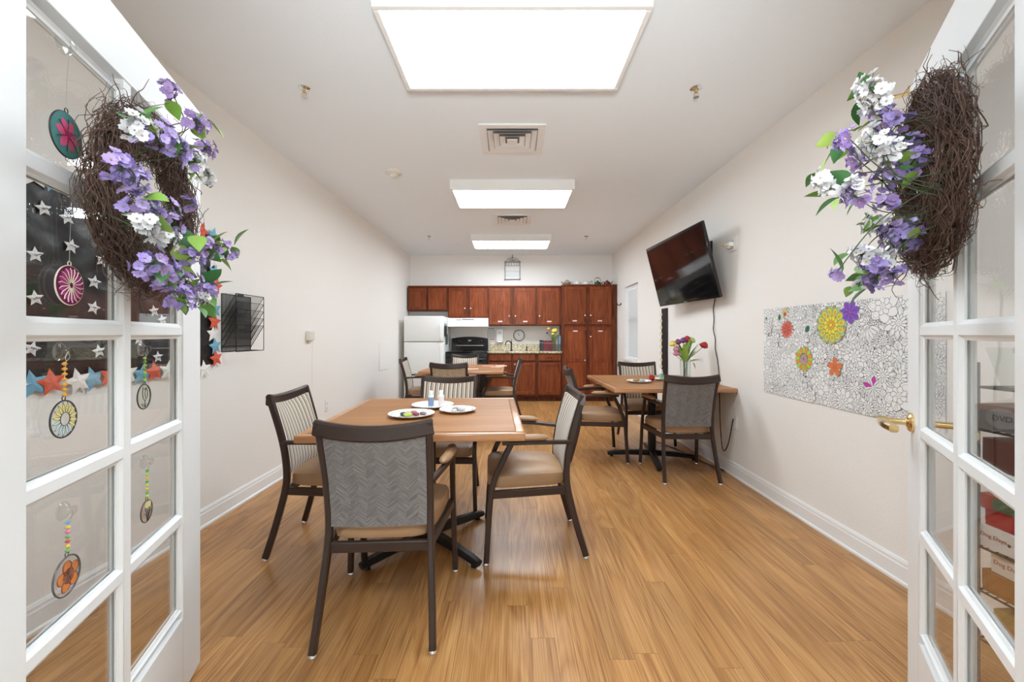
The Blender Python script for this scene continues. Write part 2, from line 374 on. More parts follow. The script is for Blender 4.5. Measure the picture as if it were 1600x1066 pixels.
bl = thing('window_blind', 'white horizontal slat blind closed in the narrow window on the right wall', 'blind', (XR + .06, (WY0 + WY1) / 2, WZ0))
bx('headrail', M['trim'], bl, -.025, .025, -.35, .35, 1.16, 1.21, .003)
nsl = 44
sm = MB(); sm.box(-.024, .024, -.345, .345, -.0008, .0008); so = sm.build('slat', M['trim'], bl); sd = ('slat', so.data)
for i in range(nsl):
    o = so if i == 0 else piece(sd, bl)
    o.location = (0, 0, .06 + i * .025); o.rotation_euler = (0, .75, 0)
bx('bottom_rail', M['trim'], bl, -.022, .022, -.345, .345, .02, .038, .003)
b = MB()
for y in (-.22, .22): b.tube([(-.026, y, .03), (-.026, y, 1.17)], .0012, 4)
b.build('lift_cord', M['trim'], bl)

# ------------------------------------------------------------------ ceiling fittings
lpos = [(.0, 2.09, 'nearest large ceiling light panel, white boxed, above the doorway end'), (.0, 4.335, 'middle ceiling light panel, white boxed, between the two air vents'), (-.02, 6.53, 'farthest ceiling light panel, white boxed, next to the kitchen wall')]
def lamp(x, y, label, m, grp):
    t = thing('ceiling_light', label, 'light', (x, y, CZ), 0, grp)
    W, D, H = .615, .31, .092
    b = MB(); b.box(-W, W, -D, D, -H + .01, 0); b.build('housing', M['white'], t)
    b = MB(); f = .026
    for q in ((-W, W, -D, -D + f), (-W, W, D - f, D), (-W, -W + f, -D + f, D - f), (W - f, W, -D + f, D - f)): b.box(*q, -H - .006, -H + .012, .003)
    b.build('frame', M['whitep'], t)
    bx('diffuser', m, t, -W + f, W - f, -D + f, D - f, -H, -H + .006)
for i, (x, y, l) in enumerate(lpos): lamp(x, y, l, M['lamp%d' % i], 'ceiling light panels down the room')
for x, y, l in [(-.55, -.45, 'added unseen hall light panel behind the camera, on the left'), (.75, -.45, 'added unseen hall light panel behind the camera, on the right')]: lamp(x, y, l, M['hlamp'], 'added hall light panels')
def vent(y, label):
    t = thing('air_vent', label, 'vent', (0, y, CZ), 0, 'ceiling air vents')
    b = MB(); o = .245; i = .19
    for q in ((-o, o, -o, -i), (-o, o, i, o), (-o, -i, -i, i), (i, o, -i, i)): b.box(*q, -.012, 0, .003)
    b.build('face_plate', M['trim'], t)
    bx('duct', C('vent_dark', (.22, .21, .20), .8), t, -i, i, -i, i, -.002, -.0005)
    for k, r in enumerate((.185, .14, .095, .05)):
        c = MB(); a, d = r, r - .040; z0, z1 = -.022, -.004
        if k == 3: c.box(-r * .8, r * .8, -r * .8, r * .8, -.022, -.016)
        else:
            A = [c.bm.verts.new((sx * a, sy * a, z0)) for sx, sy in ((-1, -1), (1, -1), (1, 1), (-1, 1))]
            B = [c.bm.verts.new((sx * d, sy * d, z1)) for sx, sy in ((-1, -1), (1, -1), (1, 1), (-1, 1))]
            E = [c.bm.verts.new((sx * (a - .004), sy * (a - .004), z0)) for sx, sy in ((-1, -1), (1, -1), (1, 1), (-1, 1))]
            c.rings([A, E, B, A], True, False)
        c.build('louver', M['trim'], t)
vent(3.2, 'square white louvered air vent, nearer one, just beyond the first light panel')
vent(5.42, 'square white louvered air vent, farther one, beyond the middle light panel')
def sprinkler(x, y, label):
    t = thing('fire_sprinkler', label, 'sprinkler', (x, y, CZ), 0, 'ceiling fire sprinklers')
    b = MB(); b.lathe([(.036, 0), (.036, -.004), (.02, -.011), (.012, -.012)], 20); b.build('escutcheon', M['chrome'], t)
    b = MB(); b.lathe([(.009, -.011), (.009, -.03), (.005, -.032)], 12)
    b.tube(catmull([(.008, 0, -.028), (.014, 0, -.04), (.004, 0, -.055)]), .002, 5); b.tube(catmull([(-.008, 0, -.028), (-.014, 0, -.04), (-.004, 0, -.055)]), .002, 5)
    b.build('body', M['brass'], t)
    b = MB(); b.lathe([(.003, -.054), (.017, -.056), (.017, -.059), (.003, -.06)], 14); b.build('deflector', M['steel'], t)
sprinkler(-1.286, 2.53, 'chrome fire sprinkler on the ceiling, near the left wall, closer to the doors')
sprinkler(1.136, 2.53, 'chrome fire sprinkler on the ceiling, near the right wall, closer to the doors')
sprinkler(-1.29, 6.34, 'tiny fire sprinkler on the ceiling left of the farthest light panel')
sprinkler(1.144, 6.34, 'tiny fire sprinkler on the ceiling right of the farthest light panel')
t = thing('smoke_detector', 'round beige smoke detector on the ceiling left of the nearer vent', 'detector', (-1.11, 3.83, CZ))
b = MB(); b.lathe([(.075, 0), (.075, -.014), (.066, -.024), (.035, -.032)], 28); b.build('base', M['plastic'], t)
b = MB(); b.lathe([(.036, -.03), (.034, -.05), (.026, -.055), (.001, -.056)], 20); b.build('sensor_head', M['plastic'], t)

# ------------------------------------------------------------------ chairs
def rake(z):        # y of the back post at height z
    P = [(0, 0), (.2, .055), (.38, .098), (.5, .10), (.66, .075), (.885, .010)]
    for (a, u), (c, v) in zip(P, P[1:]):
        if z <= c: return u + (v - u) * (z - a) / (c - a)
    return P[-1][1]
def bow(u): return -.032 * (1 - u * u)
def dip(u, v): return -.020 * (1 - u * u) * v ** 3
def panel(y0, y1, z0, z1, w0, w1, nx=10, nz=8, puff=0):
    b = MB(); g = [[], []]
    for side, off in ((0, y0), (1, y1)):
        for j in range(nz + 1):
            row = []
            for i in range(nx + 1):
                u = -1 + 2 * i / nx; v = j / nz; z = z0 + (z1 - z0) * v; hw = w0 + (w1 - w0) * v
                p = puff * (1 - u ** 6) * (1 - (2 * v - 1) ** 6) if side else 0
                row.append(b.bm.verts.new((u * hw, rake(z) + bow(u) * (.35 + .65 * v) + off + p, z + dip(u, v))))
            g[side].append(row)
    for s_ in (0, 1):
        for j in range(nz):
            for i in range(nx): b._f([g[s_][j][i], g[s_][j][i + 1], g[s_][j + 1][i + 1], g[s_][j + 1][i]])
    def edge(A, B):
        for k in range(len(A) - 1): b._f([A[k], A[k + 1], B[k + 1], B[k]])
    edge(g[0][0], g[1][0]); edge(g[0][-1], g[1][-1])
    edge([r[0] for r in g[0]], [r[0] for r in g[1]]); edge([r[-1] for r in g[0]], [r[-1] for r in g[1]])
    return b
def make_chair(label, group, back):
    t = thing('dining_chair', label, 'chair', (0, 0, 0), 0, group)
    def cush(q):
        k = 1 + .13 * (q.y / .22); q.x *= k
        if q.z > 0: q.z += .016 * (1 - (q.x / .27) ** 2) * (1 - (q.y / .23) ** 2)
        return q
    b = MB(); b.rbox((0, .318, .424), (.222, .218, .040), 7, 6, cush); b.build('seat', M['vinyl'], t)
    b = MB()
    b.sweep([(-.19, .098, .365), (.19, .098, .365)], .042, .024, (0, 0, 1)); b.sweep([(-.245, .505, .365), (.245, .505, .365)], .042, .024, (0, 0, 1))
    for s in (-1, 1): b.sweep([(s * .198, .10, .365), (s * .25, .505, .365)], .042, .022, (0, 0, 1))
    b.build('seat_frame', M['chairm'], t)
    for s in (-1, 1):
        b = MB(); b.sweep(catmull([(s * .224, 0, .014), (s * .214, .052, .19), (s * .203, .096, .38), (s * .201, .10, .5), (s * .204, .075, .66), (s * .209, .012, .883)], 6), .026, .034, (1, 0, 0), .005)
        l = b.build('leg', M['chairm'], t)
        b = MB(); b.lathe([(.013, 0), (.0165, .002), (.0165, .008), (.011, .016)], 12, (s * .224, 0, 0)); b.build('glide', M['chrome'], l)
        b = MB(); b.sweep(catmull([(s * .264, .540, .014), (s * .258, .528, .2), (s * .254, .51, .40), (s * .256, .465, .52), (s * .260, .41, .632)], 6), .026, .030, (1, 0, 0), .005)
        l = b.build('leg', M['chairm'], t)
        b = MB(); b.lathe([(.013, 0), (.0165, .002), (.0165, .008), (.011, .016)], 12, (s * .264, .541, 0)); b.build('glide', M['chrome'], l)
        b = MB(); b.sweep(catmull([(s * .206, .078, .628), (s * .225, .16, .634), (s * .250, .28, .640), (s * .258, .40, .640), (s * .255, .455, .640)], 4), .027, .022, (1, 0, 0), .005)
        a = b.build('arm', M['chairm'], t)
        R = MB(); path = catmull([(s * .236, .205, .664), (s * .252, .30, .667), (s * .259, .39, .667), (s * .253, .485, .660)], 4); n = len(path); rr = []
        for i, p in enumerate(path):
            q = i / (n - 1); k = min(1, (min(q, 1 - q) / .1)) ** .5 if min(q, 1 - q) < .1 else 1
            k = max(k, .25); rr.append([R.bm.verts.new(p + Vector((.024 * k * math.cos(2 * PI * j / 12), 0, .017 * k * math.sin(2 * PI * j / 12)))) for j in range(12)])
        R.rings(rr); R.build('arm_pad', M['vinyl'], a)
    b = MB(); zt = .862
    path = [(u * .222, rake(.86) + bow(u), zt + dip(u, 1)) for u in [-1 + 2 * i / 12 for i in range(13)]]
    b.sweep(path, .062, .030, (0, 0, 1), .008); b.build('top_rail', M['chairm'], t)
    panel(-.004, .016, .452, .845, .188, .194, 12, 10, .012).build('back_cushion', M['stripe'], t)
    panel(-.013, -.003, .452, .845, .188, .194, 12, 8, 0).build('back_cover', back, t)
    return t
spots = [  # x, y of rear feet, direction the chair faces (degrees from +Y, clockwise negative)
    (-.527, 1.550, 3, 'grey-backed tan armchair seen from behind, nearest the camera at the near table', 0),
    (-1.335, 2.425, -88, 'striped-back armchair at the left side of the near table, back to the left wall', 0),
    (-.500, 3.270, 179, 'striped-back armchair on the far side of the near table, facing the camera', 0),
    (.388, 2.450, 93, 'striped-back armchair at the right side of the near table, on the open floor', 0),
    (1.459, 3.315, -1, 'grey-backed tan armchair seen from behind, at the table under the television', 1),
    (1.500, 4.950, 179, 'striped-back armchair on the far side of the table under the television, facing the camera', 1),
    (.545, 4.110, -90, 'armchair on the left side of the table under the television, its back to the room', 1),
    (-1.545, 5.740, -86, 'armchair at the left end of the far table, between it and the left wall', 2),
    (-.745, 4.790, 2, 'tan-backed armchair seen from behind at the far table by the kitchen', 2),
    (-.770, 6.720, 180, 'striped-back armchair on the kitchen side of the far table, in front of the black stove', 2),
    (.125, 5.730, 90, 'armchair at the right end of the far table, in front of the base cabinets', 2)]
grp = ['armchairs around the near table', 'armchairs around the table under the television', 'armchairs around the far table by the kitchen']
proto = make_chair(spots[0][3], grp[0], M['weave']); tanp = None
for i, (x, y, a, l, g) in enumerate(spots):
    if i == 0: o = proto; o.location = (x, y, 0); o.rotation_euler = (0, 0, math.radians(a))
    else:
        o = dup(proto, (x, y, 0), math.radians(a), l, grp[g])
    if i in (8,):
        for c in kids(o):
            if c.name.startswith('back_cover'): c.data = c.data.copy(); c.data.materials[0] = M['weavet']

# ------------------------------------------------------------------ tables
def table(x, y, rz, w, d, baserot, label, group):
    t = thing('dining_table', label, 'table', (x, y, 0), rz, group)
    b = MB(); b.box(-w / 2 + .045, w / 2 - .045, -d / 2 + .045, d / 2 - .045, .725, .7605); b.build('tabletop', M['table'], t)
    for (x0, x1, y0, y1) in ((-w / 2, w / 2, -d / 2, -d / 2 + .045), (-w / 2, w / 2, d / 2 - .045, d / 2), (-w / 2, -w / 2 + .045, -d / 2 + .045, d / 2 - .045), (w / 2 - .045, w / 2, -d / 2 + .045, d / 2 - .045)):
        b = MB(); b.box(x0, x1, y0, y1, .722, .760, .009, 2); b.build('edge_band', M['tedge'], t)
    b = MB(); b.lathe([(.038, .05), (.038, .70)], 20); b.box(-.2, .2, -.03, .03, .70, .722); b.box(-.03, .03, -.2, .2, .699, .7215); b.build('column', M['blackm'], t)
    for k in range(4):
        a = baserot + k * PI / 2; dx, dy = math.cos(a), math.sin(a); b = MB()
        b.sweep([(dx * r, dy * r, z) for r, z in ((.02, .058), (.2, .052), (.37, .038), (.425, .030))], lambda q: .062 - .012 * q, lambda q: .052 - .02 * q, (-dy, dx, 0), .012)
        f = b.build('base_foot', M['blackm'], t)
        b = MB(); b.lathe([(.014, 0), (.014, .02)], 10, (dx * .385, dy * .385, 0)); b.build('glide', M['blackm'], f)
    return t
table(-.487, 2.405, math.radians(2.5), 1.05, 1.08, PI / 4, 'square oak-look table nearest the camera, with three white plates on it', 'dining tables')
table(1.372, 4.03, math.radians(1), 1.05, 1.16, math.radians(-11), 'oak-look table against the right wall, with a vase of roses on it', 'dining tables')
table(-.640, 5.655, 0, 1.06, 1.18, PI / 4, 'oak-look table farthest away, near the fridge and stove', 'dining tables')
TZ = .7606
def plate(x, y, r, label):
    t = thing('plate', label, 'plate', (x, y, TZ), random.random(), 'white floral plates on the tables')
    b = MB(); b.lathe([(.001, .004), (r * .55, .004), (r * .68, .010), (r * .98, .0175), (r, .019), (r * .99, .0155), (r * .68, .005), (r * .55, 0), (.001, 0)], 40); b.build('dish', M['cwhite'], t)
    b = MB()
    for k in range(18):
        a = k * 2 * PI / 18; rr = r * (.80 + .06 * (k % 2))
        b.prism([(.006 * math.cos(q * PI / 3) + rr * math.cos(a), .0045 * math.sin(q * PI / 3) + rr * math.sin(a)) for q in range(6)], (0, 0, .0134 + .002 * (k % 2)), (1, 0, 0), (0, 1, 0), (0, 0, 1), .0016)
    b.build('rim_pattern', C('plate_print', (.33, .36, .42)), t)
    return t
plate(-.5625, 2.286, .127, 'white plate on the near table holding painted stones, leftmost of three')
plate(-.500, 2.575, .130, 'white plate on the near table with two paint bottles standing on it')
plate(-.322, 2.415, .107, 'small white plate on the near table holding grey stones, rightmost of three')
def stone(x, y, z, r, name, c, label):
    b = MB(); b.rbox((0, 0, 0), (r, r * .75, r * .42), 2.2, 3); o = b.build('stone', C(name, c), None)
    o.location = (x, y, z + r * .42); o.rotation_euler = (0, 0, random.uniform(0, 3)); tag(o, label, 'stone', 'stones on the plates'); return o
for dx, dy, r, n, c, l in [(-.042, -.012, .024, 'stone_dark', (.06, .06, .07), 'dark grey painted stone at the left of the left plate'), (-.012, -.034, .026, 'stone_lime', (.42, .55, .10), 'lime green painted stone on the left plate'),
        (.008, .020, .026, 'stone_red', (.42, .10, .09), 'dark red painted stone on the left plate'), (.03, -.012, .022, 'stone_maroon', (.20, .05, .06), 'maroon painted stone in the middle of the left plate'), (.062, .010, .021, 'stone_brown', (.22, .14, .12), 'brown painted stone at the right of the left plate'),
        (-.025, .03, .019, 'stone_rose', (.6, .25, .25), 'rose pink painted stone at the back of the left plate')]:
    stone(-.5625 + dx, 2.286 + dy, TZ + .0042, r, n, c, l)
for dx, dy, r, n, c, l in [(-.014, .018, .024, 'stone_grey', (.28, .26, .26), 'taupe grey stone at the back of the right plate'), (.022, .002, .025, 'stone_pale', (.48, .48, .50), 'pale grey stone on the right plate'), (-.018, -.026, .019, 'stone_ash', (.55, .53, .52), 'small ash white stone at the front of the right plate')]:
    stone(-.322 + dx, 2.415 + dy, TZ + .0042, r, n, c, l)
def paint_bottle(x, y, z, col, name, label, h=.1, r=.0175, cap=None):
    t = thing('paint_bottle', label, 'bottle', (x, y, z), 0, 'craft paint bottles on the tables')
    b = MB(); b.lathe([(r * .9, 0), (r, .004), (r, h * .66), (r * .9, h * .72), (r * .6, h * .74)], 20); b.build('bottle_body', M['whitep'], t)
    b = MB(); b.lathe([(r * .72, h * .73), (r * .76, h * .75), (r * .72, h * .97), (r * .6, h)], 18); b.build('cap', cap or M['whitep'], t)
    b = MB(); R = []
    for z_ in (h * .06, h * .60): R.append([b.bm.verts.new(((r + .0006) * math.cos(-PI * .95 + k * PI * .9 / 14), (r + .0006) * math.sin(-PI * .95 + k * PI * .9 / 14), z_)) for k in range(15)])
    b.rings(R, False, False); b.build('wrap_label', C(name, col), t)
    return t
paint_bottle(-.507, 2.555, TZ + .0045, (.20, .28, .45), 'label_blue', 'white paint bottle with blue label standing on the middle plate')
paint_bottle(-.447, 2.575, TZ + .0045, (.74, .66, .66), 'label_pale', 'white paint bottle with pale pink label standing on the middle plate')
plate(1.205, 3.90, .113, 'white floral plate with a brown stone, at the front of the table under the television')
stone(1.19, 3.93, TZ + .0042, .035, 'stone_tan', (.33, .20, .08), 'tan brown painted stone on the plate under the television')
stone(1.245, 3.915, TZ + .0042, .026, 'stone_bluegrey', (.35, .40, .45), 'blue grey stone on the plate under the television')
stone(1.262, 3.945, TZ + .0042, .018, 'stone_black', (.03, .03, .03), 'small black stone on the plate under the television')
plate(1.505, 4.10, .105, 'white plate behind, under the green paint bottle on the television table')
paint_bottle(1.475, 4.06, TZ + .0045, (.25, .50, .33), 'label_green', 'white paint bottle with green label on the table under the television', .105, .019)
t = thing('wrapped_sweet', 'small yellow and pink paper bundle by the green bottle', 'ornament', (1.60, 4.14, TZ))
b = MB(); b.rbox((0, 0, .022), (.03, .024, .022), 2.5, 3); b.build('bundle', C('pale_yellow', (.78, .70, .36)), t)
b = MB(); b.rbox((.036, .0, .015), (.019, .018, .015), 2.5, 3); b.build('bundle_end', C('salmon', (.72, .42, .36)), t)
def rose(name, c, r, m, m2, parent=None):
    b = MB()
    for k, (rr, h, n) in enumerate(((1.0, .62, 5), (.80, .86, 5), (.58, 1.0, 4), (.34, 1.08, 3))):
        R = []
        for v in (0, .2, .45, .7, .88, 1):
            prof = math.sin(PI * (.12 + .62 * v)) * (1.0 if v < .9 else .97)
            R.append([b.bm.verts.new((math.cos(q) * r * rr * prof * (1 + .07 * math.cos(n * q + k)), math.sin(q) * r * rr * prof * (1 + .07 * math.cos(n * q + k)), r * (1.35 * h * v - .45 + (.10 * math.cos(n * q + k) if v > .8 else 0)))) for q in [2 * PI * i / 20 for i in range(20)]])
        b.rings(R, True, False); b._f(R[0][::-1])
        if k == 3: b._f(R[-1])
    o = b.build(name, m, parent, True, 60, False); o.location = c; return o
t = thing('loose_rose', 'single cut red rose lying beside the white plate under the television', 'flower', (1.345, 3.97, TZ + .034))
r_ = rose('blossom', (0, 0, 0), .034, M['rose'], None, t); r_.rotation_euler = (1.2, 0, .9)
b = MB(); b.tube([(.01, .02, -.01), (.07, .05, -.03)], .003, 6); b.build('stem', C('dry_stem', (.45, .22, .14)), t)

# vase with roses
vx, vy = 1.66, 3.93
v = thing('flower_vase', 'glass vase of red roses and tulip leaves on the table under the television', 'vase', (vx, vy, TZ))
b = MB(); b.lathe([(.001, .008), (.042, .008), (.043, .03), (.047, .215), (.050, .22), (.049, .215), (.046, .02), (.044, 0), (.001, 0)], 28); b.build('vase_glass', M['vaseglass'], v)
b = MB(); b.lathe([(.001, .009), (.0405, .009), (.0415, .05), (.001, .05)], 20); b.build('pebbles', C('pebble_dark', (.10, .045, .035), .4, var=(90, .8)), v)
sts = [((-.02, .0), (-.11, .02, .36), 'yel'), ((-.01, .02), (-.085, -.01, .31), 'pk'), ((-.015, -.01), (-.06, .02, .375), 'pu'), ((.0, .01), (-.02, 0, .39), 'pu2'), ((.01, .0), (.025, .02, .40), 'rs'), ((.02, -.01), (.152, -.05, .345), 'rs'), ((.015, .015), (.075, .03, .39), 'gr'), ((-.02, -.015), (-.09, -.02, .27), 'pk')]
cols = {'yel': C('yellow_flower', (.75, .6, .08)), 'pk': C('dusty_pink_flower', (.50, .20, .25)), 'pu': C('purple_flower', (.20, .04, .13)), 'pu2': C('plum_flower', (.17, .03, .15)), 'rs': M['rose'], 'gr': C('lime_flower', (.45, .58, .18))}
for (a, e2, c) in sts:
    b = MB(); b.tube(catmull([(a[0] * .8, a[1] * .8, .02), (a[0], a[1], .2), (e2[0] * .6, e2[1] * .6, .28), e2], 5), .0028, 5); b.build('stem', M['stemg'], v)
    o = rose('blossom', e2, (.040 if c == 'rs' else .035), cols[c], None, v); o.rotation_euler = (e2[1] * -3, e2[0] * 3, 0)
def leaf_mb(L, W, cur, fold=.25, n=6):
    b = MB(); R = []
    for i in range(n + 1):
        q = i / n; ww = W * math.sin(PI * min(1, q ** .8 * .97 + .015)) ; z = -cur * q * q
        R.append([b.bm.verts.new((-ww, L * q, z + ww * fold)), b.bm.verts.new((0, L * q, z)), b.bm.verts.new((ww, L * q, z + ww * fold))])
    b.rings(R, False, False); return b
for k, (ax, az, L, Wd) in enumerate([(-.25, .12, .22, .022), (.05, -.1, .25, .026), (.25, .1, .24, .025), (-.1, .2, .20, .024), (.42, -.15, .22, .02), (.15, .15, .26, .026), (1.15, .0, .14, .026), (1.35, .2, .16, .02), (-.7, .1, .15, .014), (-.4, -.2, .19, .018), (.3, -.25, .21, .028), (-.15, -.2, .2, .03), (.6, .1, .16, .022), (-.55, -.05, .17, .024), (2.3, .1, .07, .012)]):
    o = leaf_mb(L, Wd, .03).build('leaf', M['leaf'], v, recalc=False); o.location = (ax * .03, az * .1, .19)
    d = Vector((math.sin(ax), az, math.cos(ax))); o.rotation_euler = d.to_track_quat('Y', 'Z').to_euler()
# cards on the far table
for k, (x, y, a, c, l) in enumerate([(-.53, 5.42, .2, (.80, .62, .55), 'pale pink sheet of paper lying on the far table, nearer the tan-backed chair'), (-.22, 5.75, -.1, (.78, .42, .36), 'red printed card on the far table, at its right'), (-.36, 5.95, .3, (.72, .36, .30), 'dark pink card on the far table, towards the stove'), (-.16, 5.95, .1, (.82, .72, .66), 'cream card on the far table, at its back right corner'), (-.60, 5.85, .1, (.50, .20, .16), 'dark red folded card at the middle of the far table')]):
    b = MB(); b.box(-.08, .08, -.055, .055, 0, .0012); o = b.build('greeting_card', C('card_%d' % k, c), None); o.location = (x, y, TZ); o.rotation_euler = (0, 0, a); tag(o, l, 'card', 'cards on the far table')

# ------------------------------------------------------------------ French doors
class Door:
    def __init__(s, name, free, d, W, cols, flip):
        s.t = Vector((d[0], d[1], 0)).normalized(); s.free = Vector((free[0], free[1], 0)); s.W = W; s.flip = flip; s.cols = cols
        s.o = s.free + s.t * W if flip else s.free
        s.x = -s.t if flip else s.t
        s.n = Vector((0, 0, 1)).cross(s.x)          # towards the camera's side
        s.root = bpy.data.objects.new(name, None); COL.objects.link(s.root); struct(s.root)
        s.root.location = s.o; s.root.rotation_euler = (0, 0, math.atan2(s.x.y, s.x.x))
    def lx(s, t): return s.W - t if s.flip else t
    def hit(s, px, py, off=0):
        """point of the plane parallel to the door at distance off, on the photograph's pixel: local (x, y, z)"""
        r = Vector(((px - CX) / F, 1, (HY - py) / F)); o = s.free + s.n * off
        k = o.dot(s.n) / r.dot(s.n); p = Vector((0, 0, CH)) + r * k
        return Vector(((p - s.o).dot(s.x), off, p.z))
    def world(s, l): return s.o + s.x * l[0] + s.n * l[1] + Vector((0, 0, l[2]))
    def rz(s): return s.root.rotation_euler.z
ZB = [.275, .592, .909, 1.226, 1.543, 1.86]
def door(name, free, d, W, cols, flip):
    D = Door(name, free, d, W, cols, flip); T = .038; md = M['door']; mz = .0135
    def bar(nm, t0, t1, z0, z1, y0=-T, y1=0, bev=.0015):
        a, c = sorted((D.lx(t0), D.lx(t1))); return bx(nm, md, D.root, a, c, y0, y1, z0, z1, bev)
    (a0, a1), (b0, b1) = cols
    bar('stile', 0, a0, .008, 2.032); bar('stile', b1, W, .008, 2.032)
    bar('rail', a0, b1, .008, ZB[0] - mz); bar('rail', a0, b1, ZB[-1] + mz, 2.032)
    bar('muntin', a1, b0, ZB[0] - mz, ZB[-1] + mz, -T + .002, -.002)
    for z in ZB[1:-1]:
        bar('muntin', a0, a1, z - mz, z + mz, -T + .003, -.003); bar('muntin', b0, b1, z - mz, z + mz, -T + .003, -.003)
    for t0, t1 in cols:
        x0, x1 = sorted((D.lx(t0), D.lx(t1)))
        for z0, z1 in zip(ZB, ZB[1:]):
            z0 += mz; z1 -= mz
            bx('pane', M['glass'], D.root, x0 + .002, x1 - .002, -.021, -.017, z0 + .002, z1 - .002)
            for nm, ya, yb in (('glazing_bead', -.004, -.0165), ('glazing_bead', -T + .004, -.0215)):
                b = MB(); e = .011; o_, i_ = [], []
                P = ((x0, z0), (x1, z0), (x1, z1), (x0, z1)); Q = ((x0 + e, z0 + e), (x1 - e, z0 + e), (x1 - e, z1 - e), (x0 + e, z1 - e)); Q2 = [(x0 + e * .5, z0 + e * .5), (x1 - e * .5, z0 + e * .5), (x1 - e * .5, z1 - e * .5), (x0 + e * .5, z1 - e * .5)]
                b.rings([[b.bm.verts.new((p[0], ya, p[1])) for p in P], [b.bm.verts.new((p[0], ya * .55 + yb * .45, p[1])) for p in Q2], [b.bm.verts.new((p[0], ya * .35 + yb * .65, p[1])) for p in Q], [b.bm.verts.new((p[0], yb, p[1])) for p in Q]], True, False)
                b.build(nm, md, D.root, False)
    for z in (.25, 1.1, 1.85):
        b = MB(); h = D.lx(W); s_ = -1 if flip else 1
        b.lathe([(.006, -.045), (.006, .045)], 10, (h + s_ * .003, .004, z)); b.build('hinge', M['brass'], D.root)
    return D
DL = door('door_1', (-1.15, 1.51), (.315, -.949), .93, ((.14, .445), (.478, .79)), False)
DR = door('door_2', (1.328, 1.376), (-.55, -.835), .89, ((.13, .43), (.457, .757)), True)
# lever handles of the right door (both sides), latch plate on its edge
hx = DR.lx(.058)
for s_, nm in ((1, 0), (-1, -.038)):
    b = MB(); mt = Matrix.Rotation(-PI / 2 * s_, 3, 'X')
    b.lathe([(.031, 0), (.031, .006), (.026, .011), (.015, .013), (.0105, .016), (.0105, .058), (.015, .062), (.015, .084)], 24, (hx, nm, .93), mt)
    y = nm + s_ * .073
    b.sweep(catmull([(hx + .012, y, .93), (hx - .03, y + s_ * .003, .929), (hx - .08, y + s_ * .001, .927), (hx - .125, y - s_ * .008, .926)], 4), .024, .024, (0, 0, 1), .005)
    b.build('lever_handle', M['brass'], DR.root)
b = MB(); e = DR.lx(0); b.box(e - .0005, e + .002, -.031, -.007, .94, 1.04); b.build('latch_plate', M['brass'], DR.root)
b = MB(); b.box(e - .0005, e + .002, -.030, -.008, .30, .36); b.build('flush_bolt', M['steel'], DR.root)

# ------------------------------------------------------------------ wreaths
fl_me = []
for k in range(4):
    b = MB()
    for i in range(5):
        a = 2 * PI * i / 5 + random.uniform(-.15, .15); ca, sa = math.cos(a), math.sin(a); L = random.uniform(.0105, .013); W = .0062; up = random.uniform(.1, .5) * L
        P = [(0, 0, 0), (L * .55, -W, up * .55), (L, -W * .55, up), (L * .93, 0, up * .8), (L, W * .55, up), (L * .55, W, up * .55), (L * .5, 0, up * .25)]
        vs = [b.bm.verts.new((p[0] * ca - p[1] * sa, p[0] * sa + p[1] * ca, p[2])) for p in P]
        for f in ((0, 1, 6), (1, 2, 3, 6), (6, 3, 4, 5), (0, 6, 5)): b._f([vs[q] for q in f])
    b.mi = 1; b.lathe([(.0016, 0), (.002, .003), (.0005, .004)], 5)
    o = b.build('floret', [M['lilac'], M['yel']], None, True, 180, False); fl_me.append(o.data); bpy.data.objects.remove(o)
FLO = {}
for nm in ('lilac', 'violet', 'whitef'):
    FLO[nm] = []
    for me in fl_me:
        m2 = me.copy(); m2.materials[0] = M[nm]; FLO[nm].append(m2)
LEAF = []
for L, W in ((.058, .021), (.048, .018), (.064, .019)):
    for m in ('leaf', 'leafd'):
        o = leaf_mb(L, W, .012, .3).build('leaf', M[m], None, recalc=False); LEAF.append(o.data); bpy.data.objects.remove(o)
